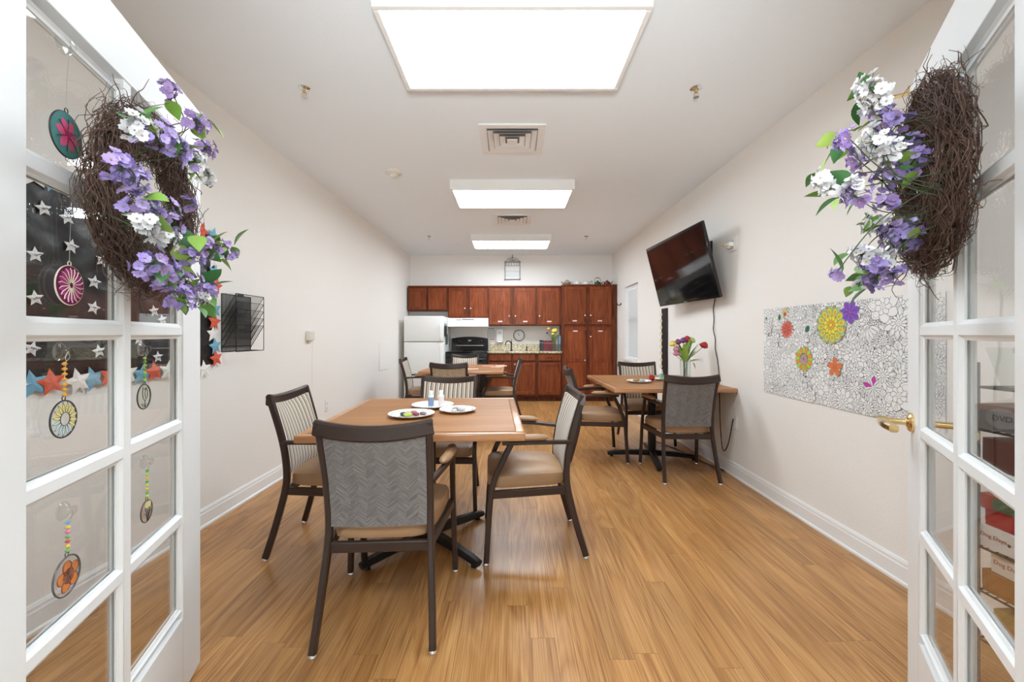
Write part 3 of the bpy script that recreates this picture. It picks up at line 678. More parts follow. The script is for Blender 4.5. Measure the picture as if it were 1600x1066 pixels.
def wreath(D, px, py, label, sprays, seed, R=.182, tr=.064, flat=.52, leaves=26, nt=2100):
    rnd = random.Random(seed); c = D.hit(px, py, .042); g = D.world(c)
    t = thing('floral_wreath', label, 'wreath', g, D.rz(), 'grapevine wreaths on the double doors')
    b = MB()
    def P(th, rad, dep): return Vector((rad * math.cos(th), dep, rad * math.sin(th)))
    for i in range(nt):
        th = rnd.uniform(0, 2 * PI); span = rnd.uniform(.35, 1.1) * rnd.choice((1, -1)); ph = rnd.uniform(0, 2 * PI); q = rnd.random() ** .6
        stray = rnd.random() < .38; pts = []; n = 6; r0 = q * tr; tw = rnd.uniform(-2, 2); jr = rnd.uniform(-.02, .02)
        for k in range(n + 1):
            u = k / n; rr = r0 + (rnd.uniform(.3, 1) * .05 * u * u if stray else 0) + rnd.uniform(-.006, .006)
            p = P(th + span * u, R + rr * math.cos(ph + tw * u) + jr * u, rr * math.sin(ph + tw * u) * flat)
            p.y = max(p.y, -.038); pts.append(p + Vector([rnd.uniform(-.011, .011) for _ in range(3)]))
        ra = rnd.uniform(.0007, .0017); b.tube(catmull(pts, 2), lambda u: ra * (1 - .6 * u), 3, False)
    for i in range(20):     # long loose ends
        th = rnd.uniform(0, 2 * PI); p = P(th, R + tr * .8, rnd.uniform(-.03, .05)); d = Vector((math.cos(th + rnd.uniform(-.9, .9)), rnd.uniform(-.2, .6), math.sin(th + rnd.uniform(-.9, .9)))); pts = [p]
        for k in range(5):
            p = p + d * rnd.uniform(.010, .022); d = (d + Vector([rnd.uniform(-.6, .6) for _ in range(3)])).normalized(); q = p.copy(); q.y = max(q.y, -.036); pts.append(q)
        b.tube(catmull(pts, 3), lambda u: .0016 * (1 - .6 * u), 4, False)
    o = b.build('twig_ring', M['twig'], t, True, 180, False); o['kind'] = 'stuff'
    FILL = {'lilac': [], 'violet': [], 'whitef': []}
    for (fx, fy, off, col, n, rad) in sprays:
        e = D.hit(fx, fy, off) - c; th = math.atan2(e.z, e.x) + rnd.uniform(-.55, .55); a = P(th, R + rnd.uniform(-.04, .04), rnd.uniform(.0, .03))
        s_ = MB(); mid = a * .6 + e * .4 + Vector((0, .035, 0)); s_.tube(catmull([a, mid, e], 5), .0013, 4)
        fp = []
        for k in range(int(n * 2.1)):
            d = Vector([rnd.gauss(0, 1) for _ in range(3)]).normalized(); p = e + d * rad * rnd.uniform(.4, 1.1); p.y = max(p.y, -.03)
            s_.tube([e - d * .005, p], .0007, 3); fp.append((p, d))
        st = s_.build('flower_spray', M['stemg'], t, True, 180, False)
        for k, (p, d) in enumerate(fp):
            q = (d + Vector((0, .7, .2))).normalized().to_track_quat('Z', 'Y'); k2 = col if rnd.random() < .82 else ('violet' if col == 'lilac' else 'lilac')
            if col == 'whitef' and rnd.random() < .9: k2 = 'whitef'
            sc_ = rnd.uniform(.75, 1.12); mt = Matrix.Translation(p) @ q.to_matrix().to_4x4() @ Matrix.Rotation(rnd.uniform(0, 6), 4, 'Z') @ Matrix.Scale(sc_, 4)
            if k < n * 1.05:
                f = piece(('floret', rnd.choice(FLO[k2])), st); f.matrix_local = mt
            else: FILL[k2].append((rnd.choice(fl_me), mt))
    for k2, L_ in FILL.items():
        if not L_: continue
        b = MB()
        for me, mt in L_:
            vs = [b.bm.verts.new(mt @ v.co) for v in me.vertices]
            for f in me.polygons: b.mi = f.material_index; b._f([vs[i] for i in f.vertices])
        o = b.build('small_florets', [M[k2], M['yel']], t, True, 180, False); o['kind'] = 'stuff'
    for k in range(leaves):
        fx, fy, off, *_ = rnd.choice(sprays); e = D.hit(fx + rnd.uniform(-18, 18), fy + rnd.uniform(-18, 18), off * rnd.uniform(.75, 1.0)) - c
        d = Vector((rnd.uniform(-1, 1), rnd.uniform(.0, .9), rnd.uniform(-.8, .8))).normalized()
        f = piece(('leaf', rnd.choice(LEAF)), t, e, d.to_track_quat('Y', 'Z').to_euler(), rnd.uniform(.7, 1.15)); f.rotation_euler.rotate_axis('Y', rnd.uniform(-1, 1))
    return t
W_, Lc, V_ = 'whitef', 'lilac', 'violet'
wreath(DL, 235, 320, 'grapevine wreath with lilac and white blossoms hanging on the left glazed door', [
    (220, 200, .15, W_, 11, .032), (252, 215, .17, Lc, 13, .036), (276, 232, .17, Lc, 12, .034), (305, 190, .18, V_, 10, .03), (318, 232, .18, V_, 9, .026), (268, 142, .12, V_, 7, .024),
    (192, 262, .16, Lc, 12, .034), (215, 282, .16, Lc, 9, .03), (304, 250, .19, W_, 8, .028), (326, 272, .20, W_, 6, .022), (222, 318, .16, Lc, 9, .03), (250, 330, .17, Lc, 10, .032),
    (232, 352, .17, W_, 9, .028), (258, 368, .17, W_, 9, .028), (272, 352, .17, V_, 8, .026), (238, 412, .17, Lc, 12, .036), (262, 428, .17, Lc, 13, .036), (290, 440, .17, V_, 10, .032), (282, 470, .17, Lc, 11, .032),
    (320, 385, .19, V_, 9, .030), (345, 388, .20, V_, 8, .028), (362, 398, .21, V_, 3, .016), (302, 400, .18, Lc, 7, .026), (312, 462, .18, W_, 7, .024), (298, 318, .17, V_, 5, .018), (330, 455, .19, V_, 7, .024)], 3, leaves=64)
wreath(DR, 1452, 280, 'grapevine wreath with lilac and white blossoms hanging on the right glazed door', [
    (1358, 137, .20, W_, 12, .030), (1380, 185, .16, Lc, 13, .036), (1402, 195, .13, Lc, 9, .03), (1362, 168, .19, W_, 8, .028), (1366, 222, .19, W_, 13, .036), (1384, 240, .17, W_, 11, .032), (1408, 225, .12, Lc, 10, .03), (1420, 250, .11, Lc, 9, .03),
    (1400, 270, .13, Lc, 12, .034), (1420, 262, .11, Lc, 9, .03), (1378, 282, .15, Lc, 9, .03), (1325, 215, .25, V_, 5, .018), (1312, 222, .26, V_, 3, .012), (1335, 243, .22, V_, 6, .02), (1345, 262, .20, V_, 5, .018), (1281, 278, .29, W_, 5, .016), (1297, 294, .27, W_, 5, .016), (1325, 296, .24, W_, 7, .022), (1335, 306, .23, V_, 7, .022), (1380, 316, .16, V_, 8, .022),
    (1370, 350, .16, W_, 8, .026), (1395, 362, .13, Lc, 12, .034), (1418, 360, .10, Lc, 9, .03), (1412, 380, .10, Lc, 8, .028), (1345, 398, .20, W_, 8, .026), (1362, 412, .18, Lc, 9, .028), (1385, 410, .15, W_, 7, .026), (1370, 435, .17, V_, 10, .030), (1395, 428, .13, Lc, 8, .028), (1305, 428, .25, V_, 4, .014), (1342, 445, .20, W_, 3, .014)], 5, leaves=58)
b = MB(); h = DR.hit(1418, 146, .004); y = 0
b.box(h.x - .012, h.x + .012, .001, .004, h.z, 2.034); b.box(h.x - .012, h.x + .012, -.0385, .004, 2.033, 2.036); b.box(h.x - .012, h.x + .012, -.0415, -.0385, 1.99, 2.036); b.box(h.x - .012, h.x + .012, .001, .045, h.z - .004, h.z)
o = b.build('wreath_hanger', M['brass'], None); o.location = DR.o; o.rotation_euler = (0, 0, DR.rz()); tag(o, 'brass over-the-door wreath hanger on the right glazed door', 'hanger')

# ------------------------------------------------------------------ suncatchers on the left door's glass
def disc(b, r, y, th=.003, n=36): b.prism([(r * math.cos(2 * PI * k / n), r * math.sin(2 * PI * k / n)) for k in range(n)], (0, y, 0), (1, 0, 0), (0, 0, 1), (0, 1, 0), th)
def petal(b, a, r0, r1, w, y, th=.001, tip=.5, c=(0, 0)):
    ca, sa = math.cos(a), math.sin(a); P = []
    for k in range(14):
        q = 2 * PI * k / 14; x = (r0 + r1) / 2 + (r1 - r0) / 2 * math.cos(q); yy = w * math.sin(q) * (1 - tip * max(0, math.cos(q)) ** 2)
        P.append((x * ca - yy * sa + c[0], x * sa + yy * ca + c[1]))
    b.prism(P, (0, y, 0), (1, 0, 0), (0, 0, 1), (0, 1, 0), th)
def outline(b, pts, y, r=.0011, close=True): b.tube([Vector((p[0], y, p[1])) for p in (pts + pts[:1] if close else pts)], r, 4)
def suncatcher(px, py, cup, R, label, discm, rimm, draw, beads, D=DL):
    c = D.hit(px, py, -.010); t = thing('suncatcher', label, 'suncatcher', D.world(c), D.rz(), 'suncatchers stuck on the left door')
    b = MB(); disc(b, R, 0, .003); b.build('disc', discm, t)
    b = MB(); b.tube([Vector((R * math.cos(2 * PI * k / 40), .0015, R * math.sin(2 * PI * k / 40))) for k in range(41)], .0017, 6); b.tube([Vector((.005 * math.cos(2 * PI * k / 12), .0015, R + .005 + .005 * math.sin(2 * PI * k / 12))) for k in range(13)], .0011, 4); b.build('rim', rimm, t)
    draw(t)
    k = D.hit(cup[0], cup[1], -.010) - c; zc = k.z
    b = MB(); mt = Matrix.Rotation(-PI / 2, 3, 'X')
    b.lathe([(.019, -.0062), (.020, -.0055), (.016, -.001), (.008, .004), (.006, .010), (.009, .012), (.009, .015), (.001, .016)], 24, (0, 0, zc), mt); b.build('suction_cup', M['cupglass'], t)
    top = zc - .012
    b = MB(); b.tube(catmull([(0, .009, zc), (.006, .008, zc - .012), (0, .006, zc - .02), (-.006, .008, zc - .012), (0, .009, zc)], 4), .0007, 4)
    b.tube(catmull([(0, .006, zc - .02), (.002, .004, (zc + R) / 2), (0, .0015, R + .009)], 6), .0006, 4); b.build('hanging_wire', M['steel'], t)
    if beads:
        n = max(4, int((zc - .024 - R - .012) / .0088))
        for i in range(n):
            m = C('bead_%s' % beads[i % len(beads)], {'amber': (.75, .36, .03), 'lime': (.45, .60, .06), 'green': (.12, .36, .08), 'blue': (.10, .30, .45), 'red': (.55, .06, .06), 'pinkb': (.72, .12, .35), 'gold': (.70, .50, .05)}[beads[i % len(beads)]], .15)
            z = zc - .026 - i * (zc - .026 - R - .012) / max(1, n - 1)
            b = MB(); b.lathe([(.001, -.0042), (.0052, 0), (.001, .0042)], 6, (0, .003, z)); b.build('bead', m, t, False)
def tint(n, c, body=.45): 
    if n not in M: M[n] = glassy(n, c, 1.3, .05, body)
    return M[n]
silver, darkrim = C('tin_rim', (.12, .12, .13), .35, metal=.6), C('black_rim', (.02, .025, .03), .4)
def lily(t):
    b = MB(); [petal(b, a, .004, .034, .0095, .0035) for a in (.2, 1.1, 2.0, 3.3, 4.2, 5.3)]; b.build('petal_lily', C('lily_pink', (.78, .12, .28)), t)
    b = MB(); [petal(b, a, .0, .016, .004, .0045) for a in (.6, 2.5, 4.7)]; b.build('petal_centre', C('lily_deep', (.55, .02, .12)), t)
    b = MB(); petal(b, 2.2, .016, .041, .005, .0033); petal(b, 3.9, .018, .041, .006, .0033); petal(b, 4.5, .018, .042, .005, .0033); b.build('leaf', C('catcher_green', (.10, .30, .18)), t)
    b = MB(); [outline(b, [(math.cos(a) * r, math.sin(a) * r) for r in (.004, .034)], .0048, .0009, False) for a in (.7, 1.6, 2.7, 3.8, 4.8, 5.9)]; b.build('leading', darkrim, t)
suncatcher(102, 211, (113, 80), .0465, 'round teal suncatcher with a pink lily, top left pane of the left door', tint('teal_glass', (.25, .55, .55), .7), darkrim, lily, None)
def daisy(t):
    b = MB(); [petal(b, 2 * PI * k / 18, .006, .036, .0052, .0033) for k in range(18)]; b.build('petal', C('catcher_magenta', (.45, .03, .25)), t)
    b = MB()
    for k in range(18):
        a = 2 * PI * (k + .5) / 18; b.tube([(math.cos(a) * .006, .005, math.sin(a) * .006), (math.cos(a) * .030, .005, math.sin(a) * .030), (math.cos(a - .1) * .037, .005, math.sin(a - .1) * .037)], .0011, 4)
    b.build('leading', C('cream_lead', (.70, .60, .48)), t)
suncatcher(107, 446, (116, 314), .0415, 'round cream-rimmed suncatcher with magenta petals, second pane down on the left door', tint('plum_glass', (.45, .08, .28), .6), C('cream_rim', (.72, .66, .50)), daisy, None)
def sunf(t):
    cl = [C('catcher_yellow', (.80, .72, .30)), C('catcher_pale', (.62, .74, .74))]
    for h in (0, 1):
        b = MB(); [petal(b, 2 * PI * k / 16 + .2, .015, .035, .0052, .0033) for k in range(16) if (k < 10) == (h == 0)]; b.build('petal', cl[h], t)
    b = MB()
    for k in range(16):
        a = 2 * PI * k / 16 + .2; w_ = .2
        outline(b, [(math.cos(a - w_ * .7) * .016, math.sin(a - w_ * .7) * .016), (math.cos(a - w_ * .6) * .027, math.sin(a - w_ * .6) * .027), (math.cos(a) * .036, math.sin(a) * .036), (math.cos(a + w_ * .6) * .027, math.sin(a + w_ * .6) * .027), (math.cos(a + w_ * .7) * .016, math.sin(a + w_ * .7) * .016)], .004, .0008, False)
    outline(b, [(math.cos(2 * PI * k / 20) * .014, math.sin(2 * PI * k / 20) * .014) for k in range(20)], .004, .0009); b.build('leading', darkrim, t)
suncatcher(98, 655, (105, 549), .0385, 'round clear suncatcher with a yellow sunflower on amber beads, middle left pane', tint('clear_disc', (.98, .99, .985), .02), darkrim, sunf, ['amber'])
def tulip(t):
    b = MB(); P = [(0, -.012), (-.013, -.002), (-.012, .016), (-.006, .026), (-.002, .018), (.004, .024), (.011, .027), (.013, .01), (.010, -.004)]
    outline(b, P, .004, .0009); outline(b, [(-.004, -.006), (.001, .008), (-.002, .018)], .004, .0008, False); outline(b, [(0, -.012), (.001, -.030)], .004, .0009, False)
    outline(b, [(.001, -.029), (.010, -.019), (.018, -.018), (.012, -.027)], .004, .0008); outline(b, [(.001, -.029), (-.008, -.021), (-.015, -.024), (-.008, -.030)], .004, .0008); b.build('leading', darkrim, t)
suncatcher(224, 620, (231, 545), .0345, 'round clear suncatcher with an outlined tulip on lime beads, middle right pane', tint('lime_disc', (.97, .99, .94), .02), darkrim, tulip, ['lime', 'green'])
def tulips(t):
    b = MB(); [petal(b, a, .006, .022, .0055, .0033, c=(dx, .004)) for dx, a in ((-.009, 1.8), (.004, 1.5), (-.002, 1.65))]; b.build('bloom', C('catcher_lime', (.62, .66, .28)), t)
    b = MB()
    for x0, x1, y1 in ((-.003, -.012, .008), (0, 0, .006), (.003, .012, .012), (.001, .017, -.002), (-.001, -.018, .0)): outline(b, [(x0, -.028), (x1 * .5, -.008), (x1, y1)], .004, .0010, False)
    b.build('leading', darkrim, t)
suncatcher(228, 799, (231, 720), .0305, 'round peach suncatcher with green tulips on green beads, fourth pane down on the right', tint('peach_disc', (.97, .90, .84), .06), C('bronze_rim', (.10, .06, .04)), tulips, ['green', 'lime', 'gold'])
def blossom(t):
    b = MB(); [petal(b, 2 * PI * k / 5 + 1.35, .004, .033, .0125, .0033, tip=-.25) for k in range(5)]; b.build('petal', C('catcher_orange', (.62, .22, .07), .2, var=(60, .5)), t)
    b = MB()
    for k in range(5):
        a = 2 * PI * k / 5 + 1.35; P = [((.0185 + .0150 * math.cos(q)) , .0127 * math.sin(q)) for q in [2 * PI * j / 14 for j in range(14)]]
        outline(b, [(x * math.cos(a) - y * math.sin(a), x * math.sin(a) + y * math.cos(a)) for x, y in P], .0045, .0009)
        for da in (-.25, 0, .25): outline(b, [(0, 0), (math.cos(a + da) * .014, math.sin(a + da) * .014)], .0047, .0008, False); b.ball((math.cos(a + da) * .015, .0047, math.sin(a + da) * .015), .0013, 6)
    b.build('leading', C('rust_lead', (.16, .05, .03)), t)
suncatcher(103, 900, (105, 797), .0405, 'round suncatcher with an orange five-petal flower on rainbow beads, lowest of the left panes', tint('blush_disc', (.98, .95, .93), .04), silver, blossom, ['blue', 'gold', 'pinkb', 'green', 'red', 'gold', 'green', 'pinkb'])

# ------------------------------------------------------------------ kitchen
YU, YC = 7.58, 7.44
ch, chd = M['cherry'], M['cherryd']
def kdoor(parent, x0, x1, z0, z1, y, name='door', handle=None, tape=None, lock=None, mid=None):
    """raised frame-and-panel front at plane y, facing the camera; handle=(x, z), drawn as a dark upright pull"""
    b = MB(); T = .019; f = min(.055, (x1 - x0) * .2, (z1 - z0) * .24)
    for q in ((x0, x0 + f, z0, z1), (x1 - f, x1, z0, z1), (x0 + f, x1 - f, z0, z0 + f), (x0 + f, x1 - f, z1 - f, z1)): b.box(q[0], q[1], y - T, y, q[2], q[3], .002)
    if mid: b.box(x0 + f, x1 - f, y - T, y, mid - f / 2, mid + f / 2, .002)
    o = b.build(name, chd, parent, False)
    b = MB(); b.box(x0 + f - .002, x1 - f + .002, y - T + .007, y - .002, z0 + f - .002, z1 - f + .002)
    b.build('panel', ch, o, False)
    if handle:
        b = MB(); hx_, hz = handle
        if handle[0] is None: pass
        b.tube(catmull([(hx_, y - T, hz - .045), (hx_, y - T - .022, hz - .035), (hx_, y - T - .026, hz), (hx_, y - T - .022, hz + .035), (hx_, y - T, hz + .045)], 4), .0055, 7); b.build('handle', M['blackm'], o)
    if lock:
        b = MB(); b.lathe([(.012, 0), (.012, .010), (.009, .014), (.001, .015)], 14, (lock[0], y - T, lock[1]), Matrix.Rotation(PI / 2, 3, 'X')); b.build('child_lock', M['whitep'], o)
    if tape: bx('tape_label', M['pink'], o, tape[0] - .04, tape[0] + .04, y - T - .001, y - T - .0002, tape[1] - .011, tape[1] + .011)
    return o
def kdrawer(parent, x0, x1, z0, z1, y, pull=True):
    b = MB(); b.box(x0, x1, y - .019, y, z0, z1, .006, 2); o = b.build('drawer', ch, parent, False)
    if pull:
        c, z = (x0 + x1) / 2, (z0 + z1) / 2
        b = MB(); b.tube(catmull([(c - .045, y - .019, z), (c - .035, y - .041, z - .004), (c, y - .045, z - .008), (c + .035, y - .041, z - .004), (c + .045, y - .019, z)], 4), .0055, 7); b.build('handle', M['blackm'], o)
def ux(px): return PX(px, YU)
def uz(py): return PZ(py, YU)
def cx_(px): return PX(px, YC)
def cz_(py): return PZ(py, YC)
e = .002
def carcass(t, x0, x1, z0, z1, y, toe=False):
    b = MB()
    if toe: b.box(x0, x1, y, YB - .001, .09, z1); b.box(x0 + .001, x1 - .001, y + .06, YB - .001, 0, .09)
    else: b.box(x0, x1, y, YB - .001, z0, z1)
    b.build('carcass', M['carc'], t, False)
zt, ct = uz(447), 'cherry wall cabinets'
def wallcab(p0, p1, pb, label, doors, cab_y=YU):
    x0, x1, z0 = ux(p0) + .001, ux(p1) - .001, uz(pb); t = thing('wall_cabinet', label, 'cabinet', (0, 0, 0), 0, ct)
    carcass(t, x0, x1, z0, zt, cab_y)
    bx('crown_strip', chd, t, x0, x1, cab_y - .022, cab_y, zt - .018, zt + .004, .002)
    for q0, q1, r1, hp, tape, lk in doors:
        kdoor(t, ux(q0), ux(q1), uz(r1), uz(450.5), cab_y, handle=(ux(hp), uz(r1) + .075) if hp else None, tape=(ux((q0 + q1) / 2 + .5), uz(r1 - 5)) if tape else None, lock=(ux(hp), uz(r1) + .16) if lk else None)
wallcab(637.4, 700, 486, 'short cherry wall cabinet with two doors, above the fridge', [(638.8, 666, 484, None, 0, 0), (669.5, 697.5, 484, None, 0, 0)])
wallcab(700, 763.3, 497, 'cherry wall cabinet with two doors, directly above the range hood', [(701.5, 728, 495.5, 726.5, 0, 1), (734, 760.5, 495.5, 735.5, 0, 1)])
wallcab(763.3, 838.7, 509, 'cherry wall cabinet with two doors, above the sink and clock', [(764.8, 797.5, 507.5, 795.6, 1, 1), (803.6, 836.6, 507.5, 805.2, 1, 1)])
wallcab(838.7, 877.4, 509, 'single-door cherry wall cabinet beside the tall pantry', [(841, 874.2, 507.5, 842.8, 1, 1)])
# pantry
t = thing('pantry_cabinet', 'tall cherry pantry with four doors at the right end of the kitchen', 'cabinet')
x0, x1 = cx_(878), cx_(963.5); zp = cz_(445); carcass(t, x0, x1, .09, zp, YC, True)
bx('crown_strip', chd, t, x0, x1, YC - .02, YC, zp - .012, zp + .006, .002)
for q0, q1, hp in ((881.7, 915.8, 913.8), (920.8, 955, 922.6)):
    kdoor(t, cx_(q0), cx_(q1), cz_(507), cz_(448), YC, handle=(cx_(hp), cz_(507) + .085), tape=(cx_((q0 + q1) / 2 - 1), cz_(501.5)), lock=(cx_(hp), cz_(493)))
    kdoor(t, cx_(q0), cx_(q1), .12, cz_(511.5), YC, handle=(cx_(hp), cz_(511.5) - .10), tape=(cx_((q0 + q1) / 2), cz_(517.5)), lock=(cx_(hp), cz_(526 if q0 > 900 else 563)), mid=cz_(563))
# base cabinets, counter
zc0 = .873
t = thing('base_cabinet', 'cherry base cabinet with two drawer fronts and two doors under the sink', 'cabinet', (0, 0, 0), 0, 'cherry base cabinets')
xa, xb_, xc = cx_(762.6), cx_(838.4), cx_(877.6)
carcass(t, xa, xb_ - .001, 0, zc0, YC, True)
for q0, q1, hp in ((764, 798.6, 796), (802, 836, 804.5)):
    kdrawer(t, cx_(q0), cx_(q1), cz_(563.8), cz_(553.5), YC, False); kdoor(t, cx_(q0), cx_(q1), .125, cz_(566.5), YC, handle=(cx_(hp), cz_(566.5) - .085), lock=(cx_(hp), cz_(569.5)) if q0 > 800 else None)
t = thing('base_cabinet', 'narrow cherry base cabinet with one drawer and one door beside the pantry', 'cabinet', (0, 0, 0), 0, 'cherry base cabinets')
carcass(t, xb_ + .001, xc, 0, zc0, YC, True)
kdrawer(t, cx_(841), cx_(876), cz_(563.8), cz_(553.5), YC); kdoor(t, cx_(841), cx_(876), .125, cz_(566.5), YC)
t = thing('countertop', 'speckled beige granite worktop with upstand along the kitchen wall', 'countertop')
bx('worktop', M['granite'], t, xa, xc, YC - .035, YB - .001, zc0 + .001, .912, .006, 2)
bx('upstand', M['granite'], t, xa, xc, YB - .026, YB - .001, .912, PZ(537.5, YB), .002)
CT = .912
YS = 7.70
t = thing('kitchen_faucet', 'bronze gooseneck kitchen faucet at the sink below the clock', 'faucet', (PX(799, YS), YS, CT))
b = MB(); b.lathe([(.028, 0), (.026, .012), (.014, .02), (.012, .10), (.016, .13), (.014, .17), (.004, .185)], 16)
b.build('body', M['chairm'], t)
b = MB(); b.tube(catmull([(0, 0, .10), (-.012, -.01, .15), (-.05, -.03, .185), (-.095, -.05, .165), (-.11, -.055, .11)], 6), .010, 10); b.build('spout', M['chairm'], t)
b = MB(); b.tube([(0, 0, .17), (.004, .0, .215)], lambda q: .007 - .002 * q, 8); b.build('lever', M['chairm'], t)
t = thing('side_sprayer', 'small bronze sink sprayer right of the faucet', 'sprayer', (PX(823, YS), YS, CT))
b = MB(); b.lathe([(.022, 0), (.02, .01), (.010, .016), (.012, .05), (.016, .075), (.008, .085)], 14); b.build('spray_head', M['chairm'], t)
b = MB(); b.tube([(0, -.01, .062), (0, -.024, .07)], .004, 6); b.build('trigger', M['blackm'], t)
bx_ = PX(843.2, 7.66)
for k, (wd, hh, c, nm, l) in enumerate([(.034, .205, (.02, .022, .026), 'book_black', 'black book standing leftmost on the worktop'), (.036, .20, (.035, .045, .06), 'book_navy', 'navy book, second from the left on the worktop'), (.037, .192, (.16, .018, .03), 'book_maroon_a', 'maroon book, third from the left on the worktop'),
        (.036, .196, (.19, .022, .035), 'book_maroon_b', 'maroon book, fourth from the left on the worktop'), (.034, .190, (.15, .02, .035), 'book_maroon_c', 'maroon book, fifth from the left, beside the yellow bouquet'), (.035, .194, (.17, .02, .03), 'book_maroon_d', 'maroon book partly behind the yellow bouquet'), (.036, .196, (.13, .02, .03), 'book_maroon_e', 'maroon book, sixth one of its colour run, behind the bouquet stems'), (.036, .20, (.12, .02, .03), 'book_wine', 'dark wine book at the pantry end of the row')]):
    t = thing('book', l, 'book', (bx_ + wd / 2, 7.66, CT), 0, 'books standing on the worktop')
    m = C(nm, c, .5); b = MB(); b.box(-wd / 2 + .001, wd / 2 - .001, -.075, -.071, 0, hh, .001); b.box(-wd / 2 + .001, -wd / 2 + .004, -.072, .075, 0, hh); b.box(wd / 2 - .004, wd / 2 - .001, -.072, .075, 0, hh); b.build('cover', m, t)
    bx('pages', M['paper'], t, -wd / 2 + .0042, wd / 2 - .0042, -.07, .072, .003, hh - .004); bx('spine_print', C('gilt', (.5, .36, .14), .4), t, -wd / 2 + .006, wd / 2 - .006, -.0758, -.0752, hh * .72, hh * .78)
    bx_ += wd + .001
YV = 7.52
t = thing('flower_vase', 'glass vase of yellow and orange flowers on the kitchen worktop', 'vase', (PX(865.5, YV), YV, CT))
b = MB(); b.lathe([(.001, .006), (.032, .006), (.034, .03), (.042, .20), (.040, .20), (.033, .03), (.034, 0), (.001, 0)], 20); b.build('vase_glass', M['vaseglass'], t)
for e2, c, r in (((-.10, -.01, .40), 'orange_bloom', .038), ((-.125, .0, .33), 'brown_bloom', .024), ((.0, -.02, .36), 'yellow_flower', .05), ((.03, .0, .37), 'yellow_flower', .045), ((-.02, -.02, .31), 'yellow_flower', .034), ((.055, .0, .30), 'lime_flower', .03)):
    b = MB(); b.tube(catmull([(e2[0] * -.12, 0, .02), (0, 0, .2), e2], 5), .003, 5); b.build('stem', M['stemg'], t)
    rose('blossom', e2, r, C(c, {'orange_bloom': (.72, .36, .05), 'brown_bloom': (.12, .03, .03), 'yellow_flower': (.75, .6, .08), 'lime_flower': (.45, .58, .18)}[c]), None, t)
for k in range(9):
    o = leaf_mb(random.uniform(.11, .17), .014, .03).build('leaf', M['leaf'], t, recalc=False); o.location = (random.uniform(-.02, .02), random.uniform(-.02, .01), .17)
    d = Vector((random.uniform(-.55, .45), random.uniform(-.3, .1), 1)); o.rotation_euler = d.to_track_quat('Y', 'Z').to_euler()
t = thing('card_box', 'small upright blue-grey box at the pantry end of the kitchen worktop', 'box', (PX(874, 7.56), 7.56, CT))
b = MB(); b.box(-.024, .024, -.03, .03, .10, .29, .004); b.box(-.02, .02, -.02, .02, 0, .10); b.build('case', C('bluegrey_case', (.10, .15, .20), .35), t)
bx('front_panel', C('bluegrey_front', (.22, .32, .40), .3), t, -.018, .018, -.032, -.030, .13, .27)
# wall things above the counter
yb = YB - .001
t = thing('wall_clock', 'round black-rimmed wall clock with white face above the sink', 'clock', (PX(811, YB), yb, PZ(524.3, YB)))
mt = Matrix.Rotation(PI / 2, 3, 'X'); R = .108
b = MB(); b.lathe([(R * .88, .012), (R * .90, .026), (R * .95, .03), (R, .022), (R, 0), (R * .88, 0)], 40, (0, 0, 0), mt); b.build('rim', M['blackmat'], t)
b = MB(); b.lathe([(.001, .013), (R * .9, .013), (R * .9, .002), (.001, .002)], 40, (0, 0, 0), mt); b.build('face', M['paper'], t)
for k in range(1, 13):
    a = PI / 2 - k * PI / 6; text('numeral', str(k), .024, M['ink'], t, (math.cos(a) * R * .70, -.0138, math.sin(a) * R * .70), (PI / 2, 0, 0))
for a, L, wd, nm in ((math.radians(90 - 328), .048, .006, 'hour_hand'), (math.radians(90 - 335 + 0), .0, 0, ''), (math.radians(90 - 333 - 27 + 27), .07, .004, 'minute_hand')):
    if nm:
        a = {'hour_hand': math.radians(90 - 327.5), 'minute_hand': math.radians(90 - 348)}[nm]
        b = MB(); u = (math.cos(a), 0, math.sin(a)); v = (-math.sin(a), 0, math.cos(a)); b.prism([(-.012, -wd / 2), (L, -wd / 3), (L, wd / 3), (-.012, wd / 2)], (0, -.0150 - (.001 if nm[0] == 'm' else 0), 0), u, v, (0, -1, 0), .0008); b.build(nm, M['ink'], t)
def onwall(px0, px1, py0, py1): return PX(px0, YB), PX(px1, YB), PZ(py1, YB), PZ(py0, YB)
a0, a1, z0, z1 = onwall(775.6, 786.4, 514.2, 535.6)
t = thing('towel_dispenser', 'white paper towel dispenser on the wall left of the clock', 'dispenser', ((a0 + a1) / 2, yb, z0))
w2, hh = (a1 - a0) / 2, z1 - z0
bx('cover', M['white'], t, -w2, w2, -.10, 0, .03, hh, .012, 3); bx('slot', M['steel'], t, -w2 + .012, w2 - .012, -.095, -.01, .012, .032, .003); bx('window', C('dispenser_grey', (.55, .56, .56), .3), t, -w2 * .55, w2 * .55, -.1008, -.0995, hh * .62, hh * .84, .0002)
a0, a1, z0, z1 = onwall(760.5, 774.6, 512, 532)
t = thing('wall_calendar', 'white paper calendar page with a grid, taped beside the towel dispenser', 'calendar', ((a0 + a1) / 2, yb, z0))
w2, hh = (a1 - a0) / 2, z1 - z0
bx('page', M['paper'], t, -w2, w2, -.002, 0, 0, hh)
b = MB()
for i in range(6):
    for j in range(5): b.box(-w2 * .9 + i * w2 * .31, -w2 * .9 + i * w2 * .31 + w2 * .22, -.0026, -.002, hh * (.22 + j * .125), hh * (.22 + j * .125) + hh * .07)
b.box(-w2 * .7, w2 * .7, -.0026, -.002, hh * .87, hh * .94); b.build('grid_print', M['greyink'], t, False)
bx('footer_print', M['red'], t, -w2 * .3, w2 * .75, -.0026, -.002, hh * .06, hh * .13)
